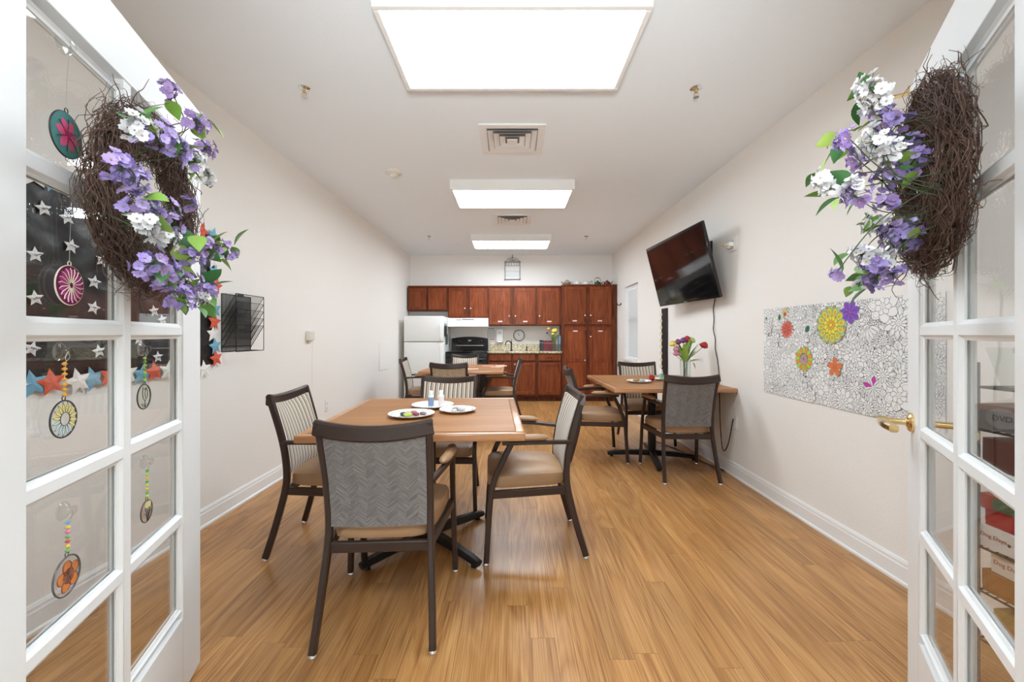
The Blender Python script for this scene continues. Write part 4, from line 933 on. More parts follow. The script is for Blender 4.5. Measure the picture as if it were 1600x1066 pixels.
# ornate hanging above cabinets
t = thing('wall_plaque', 'silver framed scripture-style plaque with scrolled top, high on the kitchen wall', 'plaque', (PX(800.7, YB), yb, PZ(437, YB)))
t['label'] = 'silver framed plaque with a scrolled wire top, high above the kitchen cabinets'
k = YB / F; W2, H = 11.6 * k, 27.3 * k; sv = C('aged_silver', (.36, .34, .31), .35, metal=.7)
b = MB()
for q in ((-W2, -.0, -W2, H), (W2, 0, W2, H)): b.tube([(q[0], -.012, q[1]), (q[2], -.012, q[3])], .008, 8)
b.tube([(-W2, -.012, 0), (W2, -.012, 0)], .008, 8); b.tube([(-W2, -.012, H), (W2, -.012, H)], .009, 8)
for sx in (-1, 1):
    for z in (0, H): b.ball((sx * W2, -.014, z), .017, 8)
b.build('frame', sv, t)
b = MB()
for s_ in (-1, 1):
    b.tube(catmull([(s_ * W2, -.012, H), (s_ * W2 * .55, -.012, H + .065), (0, -.012, H + .085)], 5), .005, 6)
    b.tube(catmull([(s_ * .02, -.012, H + .005), (s_ * .06, -.012, H + .03), (s_ * .03, -.012, H + .055), (s_ * .015, -.012, H + .03), (s_ * .035, -.012, H + .026)], 5), .0045, 6)
b.tube([(0, -.012, H), (0, -.012, H + .12)], .005, 6); b.ball((0, -.012, H + .13), .012, 8, 1.4); b.ball((0, -.012, H + .095), .014, 8); b.build('scroll_top', sv, t)
gm, wm = C('plaque_grey', (.40, .39, .38), .4, metal=.3), M['paper']
for z0, z1, m in ((.755, .985, gm), (.47, .755, wm), (.19, .47, gm), (.03, .19, wm)): bx('plaque_band', m, t, -W2 + .008, W2 - .008, -.010, 0, H * z0 + .001, H * z1 - .001, .001)
b = MB()
for i in range(5): b.box(-W2 * .72 + i * W2 * .34, -W2 * .72 + i * W2 * .34 + W2 * .13, -.0112, -.0102, H * .83, H * .93)
b.build('band_print', wm, t, False)
# range hood
YH = 7.40
def hx_(px): return PX(px, YH)
t = thing('range_hood', 'white range hood under the wall cabinet above the stove', 'hood')
b = MB(); x0, x1 = hx_(699.2), hx_(762.6); z1, z0 = PZ(497.2, YU) - .001, PZ(510.5, YH)
R0 = [b.bm.verts.new(p) for p in ((x0, YH, z0), (x0, YH + .01, z1 - .004), (x0, YB - .002, z1 - .004), (x0, YB - .002, z0 + .0))]; R1 = [b.bm.verts.new((x1, v.co.y, v.co.z)) for v in R0]
b.rings([R0, R1]); b.build('canopy', M['white'], t, False)
b = MB(); b.box(hx_(722), hx_(741), YH + .004, YH + .012, z1 - .034, z1 - .026); b.build('vent_slot', M['blackmat'], t)
for px in (714, 717.5): bx('switch', C('switch_grey', (.25, .25, .25)), t, hx_(px), hx_(px + 1.7), YH - .001, YH + .01, z1 - .042, z1 - .028)
# stove
YT = 7.2
t = thing('stove', 'black electric stove with raised back panel between fridge and base cabinets', 'stove')
x0, x1 = PX(693.6, YT) + .012, xa - .003; x0 = x1 - .728
bx('body', M['black'], t, x0, x1, YT + .012, YB - .002, .03, .895, .003); bx('cooktop', M['black'], t, x0 - .003, x1, YT - .01, YB - .06, .895, .914, .006, 2)
d = bx('oven_door', M['black'], t, x0 + .008, x1 - .008, YT - .016, YT + .012, .22, .80, .008, 2)
bx('window', C('oven_glass', (.02, .02, .022), .05), d, x0 + .12, x1 - .12, YT - .0175, YT - .0155, .36, .66)
b = MB(); b.tube([(x0 + .08, YT - .055, .765), (x1 - .08, YT - .055, .765)], .011, 10); [b.tube([(x, YT - .016, .765), (x, YT - .055, .765)], .007, 8) for x in (x0 + .1, x1 - .1)]; b.build('handle', M['black'], d)
bx('storage_drawer', M['black'], t, x0 + .008, x1 - .008, YT - .012, YT + .012, .06, .21, .008, 2)
bx('control_strip', C('black_satin', (.015, .015, .016), .25), t, x0 + .004, x1 - .004, YT - .006, YT + .012, .81, .89, .004)
b = MB(); P = [(x0 + .015, .914)] + [(x0 + .015 + (x1 - x0 - .03) * q, PZ(529.2, 7.76) + .036 * math.sin(PI * q) ** .8) for q in [i / 14 for i in range(15)]] + [(x1 - .015, .914)]
b.prism(P, (0, 7.77, 0), (1, 0, 0), (0, 0, 1), (0, 1, 0), .07); bg = b.build('backguard', M['black'], t)
xm = (x0 + x1) / 2
bx('trim_strip', M['steel'], bg, xm - .26, xm + .26, 7.764, 7.77, 1.005, 1.013)
bx('display', C('display_white', (.7, .75, .75), .3), bg, xm - .028, xm + .028, 7.767, 7.77, 1.095, 1.112)
for q in (-.29, -.22, .22, .29):
    b = MB(); b.lathe([(.022, 0), (.02, .02), (.014, .024), (.001, .024)], 16, (xm + q, 7.77, 1.095), mt); b.build('knob', M['black'], bg)
for sx in (-.19, .19):
    for y, r in ((7.38, .10), (7.60, .08)):
        b = MB()
        for rr in (.3, .5, .7, .9): b.tube([(xm + sx + r * rr * math.cos(2 * PI * i / 24), y, 0) if 0 else (xm + sx + r * rr * math.cos(2 * PI * i / 24), y + r * rr * math.sin(2 * PI * i / 24), .919) for i in range(25)], .004, 5)
        b.lathe([(r, .914), (r * 1.05, .917), (r, .918), (r * .95, .9145)], 24, (xm + sx, y, 0)); b.build('burner', M['chairm'], t)
# fridge
YR = 7.02
x0, x1 = PX(631, YR), PX(693, YR); zf = PZ(493.8, YR); zs = PZ(534.4, YR)
t = thing('refrigerator', 'white top-freezer refrigerator in the left corner of the kitchen', 'refrigerator')
bx('cabinet', M['white'], t, x0, x1, YR + .065, YB - .05, .02, zf - .004, .01, 2)
fd = bx('freezer_door', M['white'], t, x0, x1, YR, YR + .06, zs + .005, zf, .014, 3)
dd = bx('fridge_door', M['white'], t, x0, x1, YR, YR + .06, .10, zs - .005, .014, 3)
bx('gasket', M['greyink'], t, x0 + .012, x1 - .012, YR + .055, YR + .068, .1, zf - .01)
bx('kick_plate', M['greyink'], t, x0 + .02, x1 - .02, YR + .04, YR + .08, .02, .095)
for dpar, z0, z1 in ((fd, zs + .03, zs + .30), (dd, zs - .50, zs - .04)):
    b = MB(); b.sweep(catmull([(x1 - .05, YR, z0), (x1 - .05, YR - .03, z0 + .03), (x1 - .05, YR - .034, (z0 + z1) / 2), (x1 - .05, YR - .03, z1 - .03), (x1 - .05, YR, z1)], 4), .022, .012, (1, 0, 0), .003); b.build('handle', M['white'], dpar)
bx('hinge_cap', C('hinge_grey', (.3, .3, .3)), t, x1 - .07, x1 - .02, YR - .003, YR + .05, zs - .004, zs + .004)
# oven mitts hanging on the fridge's right side
for k, (y, z, l, c) in enumerate([(7.14, 1.20, 'dark oven mitt hanging higher on the right side of the fridge', (.025, .03, .03)), (7.26, 1.06, 'grey-green oven mitt hanging lower on the right side of the fridge', (.07, .085, .08))]):
    t = thing('oven_mitt', l, 'mitt', (x1 + .001, y, z), 0, 'oven mitts on the fridge side')
    b = MB(); P = [(-.055, -.02), (-.055, .12), (-.05, .17), (-.02, .20), (.02, .20), (.045, .17), (.05, .12), (.075, .14), (.095, .12), (.09, .09), (.055, .04), (.05, -.02)]
    b.prism([(p[0], .18 - p[1]) for p in P], (0.003, 0, 0), (0, 1, 0), (0, 0, 1), (1, 0, 0), .026); b.build('mitt', C('mitt_%d' % k, c, .9), t)
    b = MB(); b.box(.001, .031, -.058, .054, .165, .205, .003); b.build('cuff', C('mitt_cuff', (.35, .36, .36), .9), t)
    b = MB(); b.tube(catmull([(.004, -.01, .20), (.008, -.012, .235), (.008, .01, .235), (.004, .01, .20)], 4), .003, 5); b.build('loop', C('mitt_cuff', (.35, .36, .36)), t)
# teapots on the pantry
YP = 7.58
def pot(px, r, h, name, c, label, spout=1, handle='side', lid=True, rough=.25, mtl=None, prof=None):
    m = mtl or C('pot_' + name, c, rough); t = thing('teapot', label, 'teapot', (PX(px, YP), YP, zp + .0005), 0, 'teapots on top of the pantry')
    b = MB(); b.lathe(prof or [(r * .5, 0), (r * .85, h * .12), (r, h * .35), (r * .9, h * .58), (r * .5, h * .72), (r * .45, h * .74)], 22); b.build('pot_body', m, t)
    if lid:
        b = MB(); b.lathe([(r * .48, h * .72), (r * .42, h * .80), (r * .15, h * .87), (r * .10, h * .90), (r * .14, h * .96), (r * .02, h)], 18); b.build('lid', m, t)
    if spout:
        b = MB(); b.tube(catmull([(spout * r * .8, 0, h * .3), (spout * r * 1.25, 0, h * .42), (spout * r * 1.55, 0, h * .75)], 5), lambda q: r * (.2 - .12 * q), 9); b.build('spout', m, t)
    b = MB()
    if handle == 'side': s_ = -spout or 1; b.tube(catmull([(s_ * r * .85, 0, h * .62), (s_ * r * 1.35, 0, h * .6), (s_ * r * 1.35, 0, h * .3), (s_ * r * .9, 0, h * .22)], 5), r * .08, 7); b.build('handle', m, t)
    else:
        b.tube(catmull([(-r * .9, 0, h * .6), (-r * .8, 0, h * 1.1), (-r * .55, 0, h * 1.42), (r * .55, 0, h * 1.42), (r * .8, 0, h * 1.1), (r * .9, 0, h * .6)], 5), r * .06, 7); b.build('handle', M['blackm'], t)
        b = MB(); b.tube([(-r * .45, 0, h * 1.425), (r * .45, 0, h * 1.425)], r * .11, 9); b.build('grip', C('grip_wood', (.13, .05, .03)), t)
    return t
t = pot(886, .070, .11, 'bronze', (.22, .19, .14), 'olive bronze kettle with pale rim, leftmost on the pantry', -1, 'side', True, .3, None, [(.05, 0), (.056, .004), (.072, .045), (.074, .062), (.050, .078), (.036, .09), (.035, .092)])
b = MB(); b.lathe([(.073, .058), (.076, .062), (.073, .067)], 22); b.build('rim_band', C('pale_band', (.66, .60, .45), .3), t)
pot(902.3, .060, .105, 'white_glaze', (.70, .72, .72), 'white china teapot with domed lid, second from the left', -1)
pot(916.2, .058, .10, 'cream_glaze', (.80, .78, .72), 'cream white teapot, middle of the row on the pantry', -1)
t = thing('glass_canister', 'clear glass canister with lid between the cream teapot and the green kettle', 'canister', (PX(924.7, YP), YP + .05, zp + .0005))
b = MB(); b.lathe([(.001, 0), (.034, 0), (.034, .066), (.026, .074)], 20); b.build('canister_body', M['vaseglass'], t)
b = MB(); b.lathe([(.028, .074), (.029, .082), (.01, .09), (.001, .094)], 16); b.build('lid', C('pewter', (.35, .33, .30), .3, metal=.8), t)
pot(933.8, .060, .10, 'green_glaze', (.012, .045, .03), 'dark green kettle with a tall wooden-gripped bail handle', 1, 'bail')
pot(948.6, .064, .108, 'red_glaze', (.11, .010, .012), 'dark red teapot, rightmost on the pantry', 1)

# ------------------------------------------------------------------ things on the left wall
def LY(px): return F * -XL / (CX - px)
def LZ(px, py): return PZ(py, LY(px))
def RY(px): return F * XR / (px - CX)
def RZ_(px, py): return PZ(py, RY(px))
xl, xr = XL + .0005, XR - .0005
t = thing('display_sheet', 'black plastic sheet display on the left wall bordered with red, white and blue stars', 'display', (xl, 0, 0))
y0, y1, z0, z1 = 1.15, 2.68, 1.02, 1.855
b = MB(); n, mm = 60, 36; rr_ = random.Random(4); G = []
for j in range(mm + 1):
    G.append([b.bm.verts.new((.006 + .005 * math.sin(i * .9 + j * .5 + math.sin(j * .7) * 2) * math.sin(j * .35 + i * .13) + rr_.uniform(0, .003), y0 + (y1 - y0) * i / n, z0 + (z1 - z0) * j / mm)) for i in range(n + 1)])
b.rings(G, False, False); b.build('sheet', M['sheet'], t)
smed = {}
def starpart(name, m, y, z, r, a, x, lift=.0):
    key = (m.name, round(r, 4))
    if key not in smed:
        b = MB(); P = star_pts(r, PI / 2, .47); A = [b.bm.verts.new((.0, p[0], p[1])) for p in P]; c = b.bm.verts.new((.006, 0, 0))
        for i in range(10): b._f([A[i], A[(i + 1) % 10], c])
        o = b.build(name, m, None, False, recalc=False); smed[key] = o.data; bpy.data.objects.remove(o)
    return piece((name, smed[key]), t, (x, y, z), (a, 0, 0))
sc3 = [M['cwhite'], M['blue'], M['red']]
k = 0; rr_ = random.Random(2)
y = y0
while y < y1 - .05:
    for zz in (z1 + .005, z0 - .012): starpart('border_star', sc3[(k + (zz < 1.5)) % 3], y + rr_.uniform(-.012, .012), zz + rr_.uniform(-.012, .012), .062, rr_.uniform(-.35, .35), .014 + .004 * (k % 3))
    y += .083; k += 1
z = z1; k = 1
while z > z0 - .02:
    starpart('border_star', sc3[k % 3], y1 - .012 + rr_.uniform(-.01, .01), z, .060, rr_.uniform(-.35, .35), .014 + .004 * (k % 3)); z -= .0795; k += 1
for px, py in [(63, 326), (50, 398), (107, 385), (143, 441), (155, 407), (142, 481), (50, 466), (150, 549), (237, 486), (213, 530), (243, 558), (155, 370), (45, 545), (185, 460), (180, 520), (265, 470), (268, 530), (258, 430), (250, 500), (290, 520), (100, 340), (290, 440), (205, 400), (240, 380)]:
    yy, zz = LY(px), LZ(px, py)
    if not (y0 + .03 < yy < y1 - .1 and z0 + .06 < zz < z1 - .05): continue
    s_ = starpart('name_star', M['paper'], yy, zz, .034, rr_.uniform(-.3, .3), .013)
    b = MB(); P = [Vector((.0105, -.015 + .03 * i / 14, .004 * math.sin(i * 2.3) + rr_.uniform(-.003, .003))) for i in range(15)]
    b.tube(P, .0011, 3); b.build('handwriting', C('blue_ink', (.05, .06, .16)), s_)
# wire file holder
t = thing('wall_file_organizer', 'black wire mesh file holder with slanted trays on the left wall', 'organizer', (xl, 0, 0))
y0, y1, z0, z1, dp = 2.752, 3.057, 1.10, 1.492, .10
b = MB(); r = .0028
for y in (y0, y1):
    b.tube([(.002, y, z0), (.002, y, z1), (dp, y, z1 - .0), (dp, y, z0), (.002, y, z0)], r, 6)
for z in (z0, z0 + .035, z1): b.tube([(.002, y0, z), (.002, y1, z)], r, 6)
for z in (z0, z1): b.tube([(dp, y0, z), (dp, y1, z)], r, 6)
b.build('frame', M['mesh'], t)
for k in range(5):
    zb = z1 - .16 - k * .053; zf_ = z1 - .0 - k * .053
    b = MB(); b.tube([(.003, y0, zb), (dp, y0, zf_), (dp, y1, zf_), (.003, y1, zb)], r * .8, 5); tr_ = b.build('tray', M['mesh'], t)
    b = MB(); nn_ = 26
    for i in range(1, nn_): q = i / nn_; yy = y0 + (y1 - y0) * q; b.tube([(.004, yy, zb), (dp, yy, zf_)], .0009, 3, False)
    for i in range(1, 14): q = i / 14; b.tube([(.004 + (dp - .004) * q, y0, zb + (zf_ - zb) * q), (.004 + (dp - .004) * q, y1, zb + (zf_ - zb) * q)], .0009, 3, False)
    b.build('wire_mesh', M['mesh'], tr_)['kind'] = 'stuff'
    bx('label_tab', M['blackmat'], tr_, dp + .001, dp + .003, y0 + .01, y0 + .075, zf_ - .022, zf_ - .002)
b = MB()
for i in range(1, 40): yy = y0 + (y1 - y0) * i / 40; b.tube([(.002, yy, z0), (.002, yy, z1)], .0011, 3, False)
for i in range(1, 46): zz = z0 + (z1 - z0) * i / 46; b.tube([(.003, y0, zz), (.003, y1, zz)], .0011, 3, False)
b.build('back_mesh', M['mesh'], t)['kind'] = 'stuff'
# call station with pull cord, access panel, outlet
y = LY(481); t = thing('nurse_call_station', 'beige call box with a long pull cord on the left wall', 'call box', (xl, y, LZ(481, 532)))
bx('housing', M['plastic'], t, 0, .045, -.045, .045, 0, .088, .004); bx('faceplate', M['trim'], t, 0, .012, -.035, .085, -.004, .092, .003)
bx('button_strip', C('dark_grey', (.08, .08, .08)), t, .012, .017, .052, .07, .01, .05, .002)
b = MB(); b.lathe([(.008, -.022), (.008, 0), (.004, .002)], 12, (.022, -.01, 0)); b.build('pull_knob', M['plastic'], t)
b = MB(); b.tube(catmull([(.012, .068, 0), (.008, .069, -.2), (.007, .070, -.40), (.006, .074, -.44), (.005, .068, -.47)], 8), .0018, 5); b.build('pull_cord', M['cwhite'], t)
def outlet(nm, lab_, cat, x, y, z, s_, w_=.07, h=.115, kind='duplex'):
    o = thing(nm, lab_, cat, (x, y, z)); a, c = sorted((0, s_ * .006)); bx('cover_plate', M['trim'], o, a, c, -w_ / 2, w_ / 2, -h / 2, h / 2, .002)
    if kind == 'duplex':
        for q in (-.026, .026):
            a, c = sorted((s_ * .004, s_ * .008)); f = bx('socket', M['white'], o, a, c, -.017, .017, q - .014, q + .014, .002); a, c = sorted((s_ * .0075, s_ * .0085))
            bx('slot', M['ink'], f, a, c, -.008, -.006, q - .005, q + .005); bx('slot', M['ink'], f, a, c, .006, .008, q - .005, q + .005)
    elif kind == 'switch':
        a, c = sorted((s_ * .004, s_ * .009)); bx('rocker', M['white'], o, a, c, -.016, .016, -.032, .032, .002)
    return o
y = LY(510); outlet('wall_outlet', 'white power outlet low on the left wall behind the near table', 'outlet', xl, y, LZ(510, 634), 1)
y = LY(599.5); t = thing('access_panel', 'white square access panel on the left wall near the fridge', 'panel', (xl, y, LZ(599.5, 556)))
bx('cover', M['trim'], t, 0, .008, -.23, .23, -.215, .215, .003); bx('door', M['wall'], t, .008, .011, -.205, .205, -.19, .19, .002)
# ------------------------------------------------------------------ things on the right wall
y = RY(1148.5); outlet('wall_outlet', 'white power outlet on the right wall below the television', 'outlet', xr, y, RZ_(1148.5, 660), -1)
y = RY(1146.5); t = outlet('wall_plate', 'white socket plate with plugs in it, right of the television', 'outlet', xr, y, RZ_(1146.5, 381.5), -1, .12, .125, 'duplex')
b = MB(); b.box(-.05, -.008, -.02, .02, -.02, .015, .004); b.box(-.04, -.008, .02, .05, -.03, 0, .004); b.build('plug', M['whitep'], t)
b = MB(); b.tube(catmull([(-.05, .0, .0), (-.075, .02, -.012), (-.06, .05, .004), (-.085, .06, 0)], 5), .005, 6); b.build('connector', M['brass'], t)
outlet('light_switch', 'white light switch on the right wall beside the pantry', 'switch', xr, 7.36, PZ(525, 7.36), -1, .075, .115, 'switch')
t = thing('coat_hook', 'small dark double hook on the right wall between pantry and window', 'hook', (xr, 7.2, PZ(475.5, 7.2)))
bx('hook_plate', M['blackm'], t, -.006, 0, -.03, .03, -.015, .025, .002)
b = MB(); b.tube(catmull([(-.004, -.015, .0), (-.05, -.02, -.02), (-.075, -.02, .012)], 5), .006, 7); b.tube(catmull([(-.004, .015, .0), (-.04, .02, -.02), (-.055, .02, .01)], 5), .006, 7); b.build('hook', M['blackm'], t)
# black board with pale scallops
y0, y1 = 5.02, 5.19; z1, z0 = PZ(482, 5.1), .62
t = thing('bulletin_strip', 'tall narrow black strip with pale scalloped edge on the right wall behind the vase', 'board', (xr, 0, 0))
bx('strip', M['blackmat'], t, -.02, 0, y0, y1, z0, z1, .002)
b = MB(); zz = z0 + .03
while zz < z1 - .03:
    b.prism([(.045 * math.cos(2 * PI * q / 16), .022 * math.sin(2 * PI * q / 16)) for q in range(16)], (-.0203, y1 + .012, zz), (0, 1, 0), (0, 0, 1), (-1, 0, 0), .0015); zz += .082
b.build('scalloped_border', C('pale_border', (.70, .68, .45)), t)
# television
TW, pit, yaw = 1.19, .25, -1.492
t = thing('television', 'black flat television tilted down on a bracket on the right wall', 'television', (1.672, 4.145, 1.869)); t.rotation_euler = (pit, 0, yaw)
TH = .575 * TW
bx('bezel', M['black'], t, -TW / 2, TW / 2, 0, .03, -TH / 2, TH / 2, .004)
bx('screen', M['screen'], t, -TW / 2 + .009, TW / 2 - .009, -.0012, .001, -TH / 2 + .022, TH / 2 - .009)
bx('rear_housing', M['blackmat'], t, -TW * .36, TW * .36, .03, .065, -TH * .40, TH * .2, .012, 2)
bx('logo_tab', M['steel'], t, -.03, .03, -.002, 0, -TH / 2 + .006, -TH / 2 + .013)
t = thing('tv_bracket', 'black wall bracket holding the television', 'bracket', (xr, 3.95, 1.96))
bx('wall_plate', M['blackm'], t, -.02, 0, -.05, .16, -.16, .15, .003)
b = MB(); b.box(-.10, -.02, .0, .10, .0, .05, .003); b.build('arm', M['blackm'], t)
b = MB(); pts = [(XR - .16, 3.60, 1.60), (XR - .03, 3.72, 1.50), (RY and PX(1116, RY(1116)), 0, 0)]
def rwp(px, py): Y = RY(px); return (XR - .009, Y, PZ(py, Y))
pts = [(1.80, 3.68, 1.62), (XR - .02, 3.82, 1.55)] + [rwp(*q) for q in ((1116, 482), (1117, 500), (1116, 515), (1119, 530), (1119, 545), (1122, 560), (1124, 575), (1125, 590))] + [(XR - .012, 3.75, .62), (XR - .03, 3.70, .40), (XR - .05, 3.62, .2), (XR - .04, 3.55, .26), (XR - .012, 3.52, RZ_(1148.5, 660) + .026)]
b.tube(catmull(pts, 5), .0045, 6); o = b.build('power_cord', M['blackmat'], None); tag(o, 'black power cord hanging down the right wall below the television', 'cord')
b = MB(); b.tube(catmull([(XR - .04, 3.62, .012), (XR - .10, 3.9, .006), (XR - .16, 4.25, .006), (XR - .30, 4.7, .006)], 5), .005, 6); o = b.build('extension_cord', M['blackmat'], None); tag(o, 'black cord lying on the floor along the right baseboard under the table', 'cord')

# ------------------------------------------------------------------ colouring mural on the right wall
PW, PH, PY0, PZ0 = 1.30, .625, 3.10, .782
t = thing('colouring_mural', 'large sheet of black line-art flowers, a few coloured in, taped on the right wall', 'poster', (xr, PY0, PZ0), -PI / 2)
bx('paper_sheet', M['paper'], t, 0, PW, -.0012, 0, 0, PH)
def mu(px, py): Y = RY(px); return PY0 - Y, PZ(py, Y) - PZ0
rp = random.Random(11); BASE = -.0014
class Print:
    def __init__(s): s.b = MB(); s.y = 0
    def poly(s, P, y, mi):
        P = [(min(PW, max(0, p[0])), min(PH, max(0, p[1]))) for p in P]
        s.b.mi = mi; y = s.y; s.y -= 2.5e-6      # every shape lies a hair in front of the one before
        V = [s.b.bm.verts.new((p[0], y, p[1])) for p in P]; c = s.b.bm.verts.new((sum(p[0] for p in P) / len(P), y, sum(p[1] for p in P) / len(P)))
        for i in range(len(V)): s.b._f([V[i], V[(i + 1) % len(V)], c])
    def pet(s, c, a, r0, r1, wd, y, fill=1, lw=.0021, tip=.6, vein=0, ink=0):
        ca, sa = math.cos(a), math.sin(a)
        def sh(g):
            P = []
            for k in range(12):
                q = 2 * PI * k / 12; x = (r0 + r1) / 2 + ((r1 - r0) / 2 - g) * math.cos(q); w_ = max(.0002, wd - g) * math.sin(q) * (1 - tip * max(0, math.cos(q)) ** 2)
                P.append((c[0] + x * ca - w_ * sa, c[1] + x * sa + w_ * ca))
            return P
        s.poly(sh(0), y, ink); s.poly(sh(lw), y - .000012, fill)
        if vein == 1 and wd > .006: s.poly(sh(min(wd, (r1 - r0) / 2) * .45), y - .00002, 0); s.poly(sh(min(wd, (r1 - r0) / 2) * .45 + .001), y - .00003, fill)
        if vein == 2:
            for sg in (-.35, 0, .35): 
                A = (c[0] + (r0 * .9 + r1 * .1) * ca, c[1] + (r0 * .9 + r1 * .1) * sa); B = (c[0] + (r0 * .15 + r1 * .85) * ca - wd * sg * sa, c[1] + (r0 * .15 + r1 * .85) * sa + wd * sg * ca); nx, ny = -sa * .0006, ca * .0006
                s.poly([(A[0] - nx, A[1] - ny), (B[0] - nx, B[1] - ny), (B[0] + nx, B[1] + ny), (A[0] + nx, A[1] + ny)], y - .00002, 0)
    def dot(s, c, r, y, fill=1, lw=.0012):
        for g, mi, dy in ((0, 0, 0), (lw, fill, .000012)): s.poly([(c[0] + (r - g) * math.cos(2 * PI * k / 14), c[1] + (r - g) * math.sin(2 * PI * k / 14)) for k in range(14)], y - dy, mi)
L_ = Print(); pts = []
for i in range(520):
    pts.append((rp.uniform(0, PW), rp.uniform(0, PH)))
pts += [(PW * (i % 15 + .5) / 15, PH * (i // 15 + .5) / 7) for i in range(105)]
lay = 0
for i, c in enumerate(pts):
    lay = i % 16; y = L_.y = BASE - .00012 * lay; kind = rp.random(); a0 = rp.uniform(0, 6.3)
    if i >= 520 and rp.random() < .75:
        R = rp.uniform(.055, .10); n = rp.randint(7, 13); y = L_.y = BASE - .00195 - .00024 * ((i - 520) * 7 % 12)
        for k in range(n): L_.pet(c, a0 + 2 * PI * k / n, R * .2, R, R * 2.4 / n, y, 1, .0021, rp.choice((.3, .7)), rp.choice((0, 1, 2, 2)))
        for k in range(n): L_.pet(c, a0 + 2 * PI * (k + .5) / n, R * .12, R * .55, R * 1.4 / n, y - .00004, 1)
        L_.dot(c, R * .18, y - .00007); L_.dot(c, R * .08, y - .00009)
    elif kind < .45:
        R = rp.uniform(.028, .055); n = rp.randint(5, 9); v = rp.choice((0, 2, 1))
        for k in range(n): L_.pet(c, a0 + 2 * PI * k / n, R * .2, R, R * 2.2 / n, y, 1, .0019, .4, v)
        L_.dot(c, R * .25, y - .00003)
    else:
        R = rp.uniform(.07, .13); n = rp.choice((1, 3, 5))
        for k in range(n): L_.pet(c, a0 + (k - n / 2) * .5, .004, R * rp.uniform(.7, 1), R * .22, y, 1, .0019, .75, 2)
lo = L_.b.build('line_art', [M['ink'], M['paper']], t, False, recalc=False); lo['kind'] = 'stuff'
YT2 = BASE - .0050
def printed(nm, mats):
    p = Print(); p.y = YT2; p.fin = lambda: p.b.build(nm, [M['ink']] + mats, t, False, recalc=False); return p
def mk(n, c): return C('marker_' + n, c, .7)
p = printed('printed_flower', [mk('yellow', (.78, .68, .06)), mk('gold', (.70, .38, .05)), mk('mint', (.42, .62, .36)), mk('brown', (.52, .27, .10))])
c = mu(1300, 508); R = .118
for k in range(24): p.pet(c, 2 * PI * k / 24, R * .6, R, R * .16, YT2, 4 if k % 2 else 3, .0014, .1)
for k in range(12): p.pet(c, 2 * PI * k / 12 + .13, R * .40, R * .94, R * .21, YT2 - .00001, 3, .0014, .0)
for k in range(12): p.pet(c, 2 * PI * k / 12 + .13, R * .44, R * .88, R * .155, YT2 - .00002, 1, .0019, .0)
for k in range(12): p.pet(c, 2 * PI * k / 12 + .13, R * .55, R * .76, R * .07, YT2 - .00003, 2, .0010, .0)
for k in range(11): p.pet(c, 2 * PI * k / 11, R * .2, R * .5, R * .13, YT2 - .00004, 1, .0019, .0)
for k in range(10): p.pet(c, 2 * PI * k / 10, R * .08, R * .28, R * .08, YT2 - .00005, 2, .0010, .3)
p.dot(c, R * .1, YT2 - .00006, 1); p.fin()
p = printed('printed_flower', [mk('coral', (.70, .14, .09)), mk('rust', (.5, .07, .05))]); c = mu(1231, 515); R = .068
for k in range(16): p.pet(c, 2 * PI * k / 16, R * .1, R, R * .15, YT2, 1, .0010, .8)
for k in range(12): p.pet(c, 2 * PI * k / 12 + .2, R * .05, R * .6, R * .11, YT2 - .00001, 2 if k % 2 else 1, .0009, .8)
p.fin()
p = printed('printed_flower', [mk('purple', (.24, .09, .52)), mk('violet', (.35, .08, .42))]); c = mu(1330, 488); R = .068
for k in range(7): p.pet(c, 2 * PI * k / 7 + .3, R * .05, R, R * .33, YT2 - .00001, 1, .0010, .3, 2)
p.dot(c, R * .16, YT2 - .00003, 2); p.fin()
p = printed('printed_flower', [mk('lime', (.40, .62, .05)), mk('orange', (.72, .28, .07)), mk('mauve', (.55, .34, .36))]); c = mu(1257.5, 561); R = .082
for k in range(16): p.pet(c, 2 * PI * k / 16, R * .42, R, R * .17, YT2, 1 + k % 2, .0012, .0)
for k in range(14): p.pet(c, 2 * PI * k / 14, R * .05, R * .48, R * .09, YT2 - .00001, 3, .0012, .5)
p.fin()
p = printed('printed_flower', [mk('redorange', (.72, .18, .06)), mk('cream', (.80, .70, .42)), mk('mint', (.42, .62, .36))]); c = mu(1306, 574); R = .058
for k in range(5): p.pet(c, 2 * PI * (k + .5) / 5 + .3, R * .1, R * .8, R * .16, YT2, 2, .0010, .2)
for k in range(5): p.pet(c, 2 * PI * k / 5 + .3, R * .1, R, R * .30, YT2 - .00001, 1, .0011, -.3)
p.dot(c, R * .14, YT2 - .00003, 1); p.fin()
p = printed('printed_flower', [M['paper'], mk('magenta', (.55, .04, .36))]); c = mu(1366, 606); R = .066
for k in range(9): p.pet(c, 2 * PI * k / 9 + 1.45, R * .1, R, R * .2, YT2, 2 if k in (0, 2) else 1, .0011, .5, 0 if k in (0, 2) else 2)
p.dot(c, R * .17, YT2 - .00002, 1); p.dot(c, R * .08, YT2 - .00004, 1); p.fin()
p = printed('printed_flower', [mk('straw', (.72, .60, .25)), mk('crimson', (.55, .06, .12))]); c = mu(1228, 489); R = .038
for k in range(8): p.pet(c, 2 * PI * k / 8, R * .1, R, R * .22, YT2 - .00002, 1, .0010, .5)
p.dot((c[0], c[1] - .01), R * .36, YT2 - .00004, 2); p.fin()
p = printed('printed_leaf', [mk('green', (.03, .20, .09))])
for (px, py, a, R) in ((1263, 514, .9, .05), (1219.5, 496, 1.4, .042), (1199, 497.5, 0, .024)):
    c = mu(px, py); cc = (c[0] - math.cos(a) * R / 2, c[1] - math.sin(a) * R / 2); p.pet(cc, a, 0, R, R * .36, YT2 - .00001, 1, .0019, .4, 2)
p.fin()

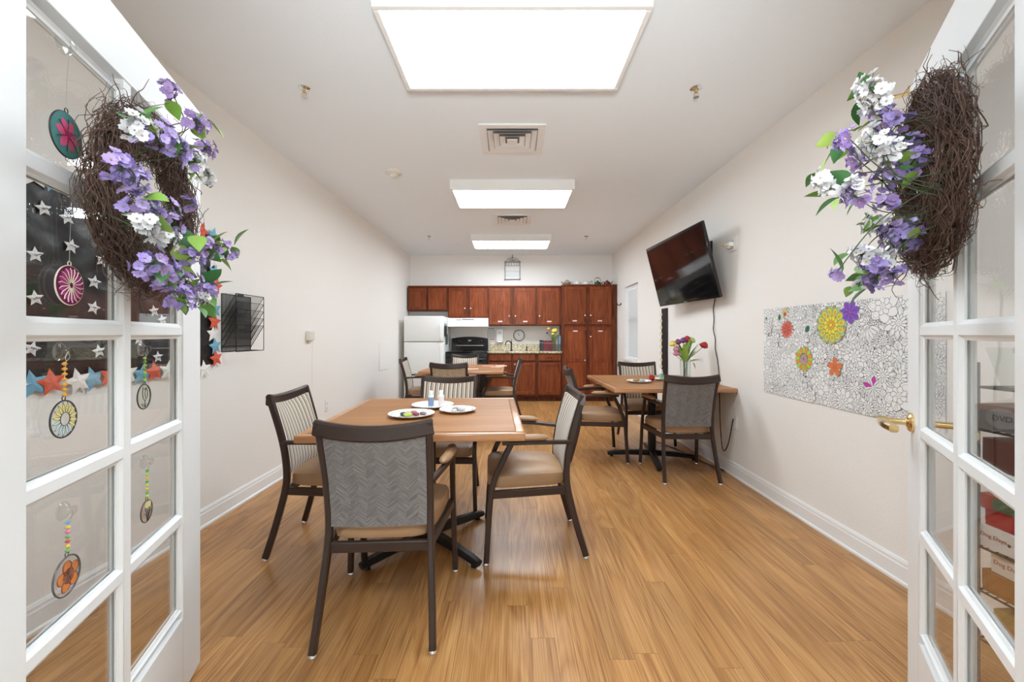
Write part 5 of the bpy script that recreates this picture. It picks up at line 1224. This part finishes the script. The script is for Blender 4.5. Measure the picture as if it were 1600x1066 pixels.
# ------------------------------------------------------------------ rack of games behind the right door
rx0, rx1, ry0, ry1 = 1.60, 1.885, .72, 1.41
t = thing('wire_rack', 'black wire shelving rack of games behind the right glazed door', 'rack', (0, 0, 0))
for x in (rx0, rx1):
    for y in (ry0, ry1): b = MB(); b.tube([(x, y, 0), (x, y, 1.12)], .0075, 8); b.build('post', M['mesh'], t)
SH = [.18, .345, .495, .74, .895, 1.04]
for z in SH:
    b = MB()
    for q in ((rx0, ry0, rx0, ry1), (rx1, ry0, rx1, ry1), (rx0, ry0, rx1, ry0), (rx0, ry1, rx1, ry1)): b.tube([(q[0], q[1], z - .005), (q[2], q[3], z - .005)], .004, 6)
    for i in range(1, 26): y = ry0 + (ry1 - ry0) * i / 26; b.tube([(rx0, y, z - .002), (rx1, y, z - .002)], .0018, 4)
    b.build('shelf', M['mesh'], t)
def gbox(label, y0, y1, x0, x1, z0, h, c, nm, rot=0, name='game_box', cat='box', m=None):
    o = thing(name, label, cat, ((x0 + x1) / 2, (y0 + y1) / 2, z0), rot, 'boxes on the wire rack'); W, D = (x1 - x0) / 2, (y1 - y0) / 2
    mm_ = m or C(nm, c, .45)
    bx('box_base', mm_, o, -W + .001, W - .001, -D + .001, D - .001, 0, h * .7, .001); bx('box_lid', mm_, o, -W, W, -D, D, h * .25, h, .0015); return o
X0 = rx0 + .004
o = gbox('grey box with a disc emblem, on the rack just below the clear bin', 1.10, 1.405, X0, 1.80, SH[4] + .001, .085, (.13, .13, .13), 'box_charcoal', .06, m=C('box_charcoal', (.13, .13, .13), .45))
wf = -(1.80 - X0) / 2 - .0006
b = MB(); b.prism([(.045 * math.cos(2 * PI * k / 30), .034 * math.sin(2 * PI * k / 30)) for k in range(30)], (wf, .090, .043), (0, -1, 0), (0, 0, 1), (-1, 0, 0), .0003); b.build('disc_emblem', C('disc_grey', (.24, .24, .24), .35), o)
text('lettering', 'DVD', .026, M['ink'], o, (wf - .0006, .090, .043), (PI / 2, 0, -PI / 2))
gbox('dark red box with a textured lid on the rack below the grey box', 1.10, 1.40, X0, 1.79, SH[3] + .02, .105, (.09, .018, .016), 'box_darkred', -.04)
o = gbox('white binder lying under the dark red box on the rack', 1.05, 1.39, X0, 1.83, SH[3] + .001, .018, (.8, .8, .8), 'binder_white', .03, 'binder', 'binder')
o = gbox('wider white game box with brown lettering and a paw print', 1.02, 1.407, X0 + .001, 1.83, SH[2] + .001, .075, (.74, .70, .66), 'box_cream', .02)
wf = -(1.83 - X0 - .001) / 2 - .0006
inkb = C('brown_lettering', (.30, .055, .03))
def paw(o, y, z, s_):
    b = MB()
    for (dy, dz, r) in ((0, 0, 1), (-1.1, .9, .45), (-.4, 1.5, .45), (.45, 1.5, .45), (1.15, .9, .45)): b.prism([(s_ * (dy + r * math.cos(2 * PI * k / 12)), s_ * (dz + r * math.sin(2 * PI * k / 12))) for k in range(12)], (wf, y, z), (0, -1, 0), (0, 0, 1), (-1, 0, 0), .0005)
    b.build('paw_print', M['ink'], o)
text('lettering', 'Dog Days', .0185, inkb, o, (wf, .1535, .042), (PI / 2, 0, -PI / 2)); paw(o, .1095, .034, .0035)
gbox('bright red game box lying directly on the wider white lettered box', 1.08, 1.392, X0, 1.80, SH[2] + .0765, .056, (.45, .035, .04), 'box_red', -.03)
o = gbox('brick red game box with a green photo end, topmost of its stack', 1.10, 1.405, X0, 1.80, SH[2] + .133, .05, (.42, .06, .035), 'box_brickred', .05)
bx('photo_print', C('photo_green', (.10, .16, .08), .4, var=(120, .9)), o, -.0995, -.0985, -.14, .115, .006, .044)
o = gbox('white game box with dark red lettering, narrower one lower on the rack', 1.02, 1.376, X0, 1.80, SH[1] + .076, .062, (.74, .68, .60), 'box_ivory', -.03)
wf = -(1.80 - X0) / 2 - .0006; text('lettering', 'Dog Days', .0195, C('rust_lettering', (.33, .06, .02)), o, (wf, .130, .036), (PI / 2, 0, -PI / 2))
gbox('brown wooden board game box under the narrower lettered box', .98, 1.40, X0, 1.85, SH[1] + .001, .073, (.2, .1, .05), 'box_brown', 0, m=M['table'])
gbox('olive yellow box at the top of the lowest stack on the rack', 1.05, 1.365, X0, 1.80, SH[0] + .087, .04, (.32, .22, .07), 'box_olive', .04)
gbox('orange brown box in the middle of the lowest stack', 1.05, 1.37, X0, 1.80, SH[0] + .044, .042, (.38, .15, .05), 'box_orange', -.03)
gbox('dark brown box at the bottom of the lowest stack', 1.03, 1.375, X0, 1.82, SH[0] + .001, .042, (.20, .10, .06), 'box_umber', .02)
bn = thing('clear_bin', 'clear plastic bin of white and blue markers on top of the rack', 'bin', (1.72, 1.24, SH[5] + .001))
b = MB(); z_ = .13
for q in ((-.10, .10, -.15, .15),):
    A = [(-.085, -.13, 0), (.085, -.13, 0), (.085, .13, 0), (-.085, .13, 0)]; B = [(-.11, -.155, z_), (.11, -.155, z_), (.11, .155, z_), (-.11, .155, z_)]
    b.rings([[b.bm.verts.new(p) for p in [(x * .98, y * .98, .003) for x, y, z in A]], [b.bm.verts.new(p) for p in A], [b.bm.verts.new(p) for p in B], [b.bm.verts.new((x * .98, y * .98, z)) for x, y, z in B]], True, False); b._f([b.bm.verts.new(p) for p in A][::-1])
b.build('tub', M['vaseglass'], bn)
rb = random.Random(6); mk_c = [('marker body white', (.8, .8, .8)), ('marker blue', (.45, .62, .72)), ('marker pink', (.75, .55, .60))]
for i, (x, y, a, l) in enumerate([(1.66, 1.33, .5, 'white marker leaning left in the clear bin'), (1.66, 1.27, -.45, 'pale blue marker leaning right in the clear bin'), (1.70, 1.29, .2, 'white marker upright in the middle of the clear bin'), (1.72, 1.22, -.2, 'pale pink marker at the back of the clear bin'), (1.68, 1.17, .35, 'white marker at the near end of the clear bin')]):
    o = thing('marker', l, 'marker', (x, y, SH[5] + .012), 0, 'markers in the clear bin'); o.rotation_euler = (a, 0, 0)
    b = MB(); b.lathe([(.008, 0), (.009, .004), (.009, .095), (.008, .10)], 14); b.build('barrel', C('marker_body_%d' % (i % 3), mk_c[i % 3][1], .35), o)
    b = MB(); b.lathe([(.0098, .085), (.0098, .13), (.007, .138), (.001, .139)], 14); b.build('cap', M['whitep'] if i % 2 else C('marker_body_1', mk_c[1][1]), o)
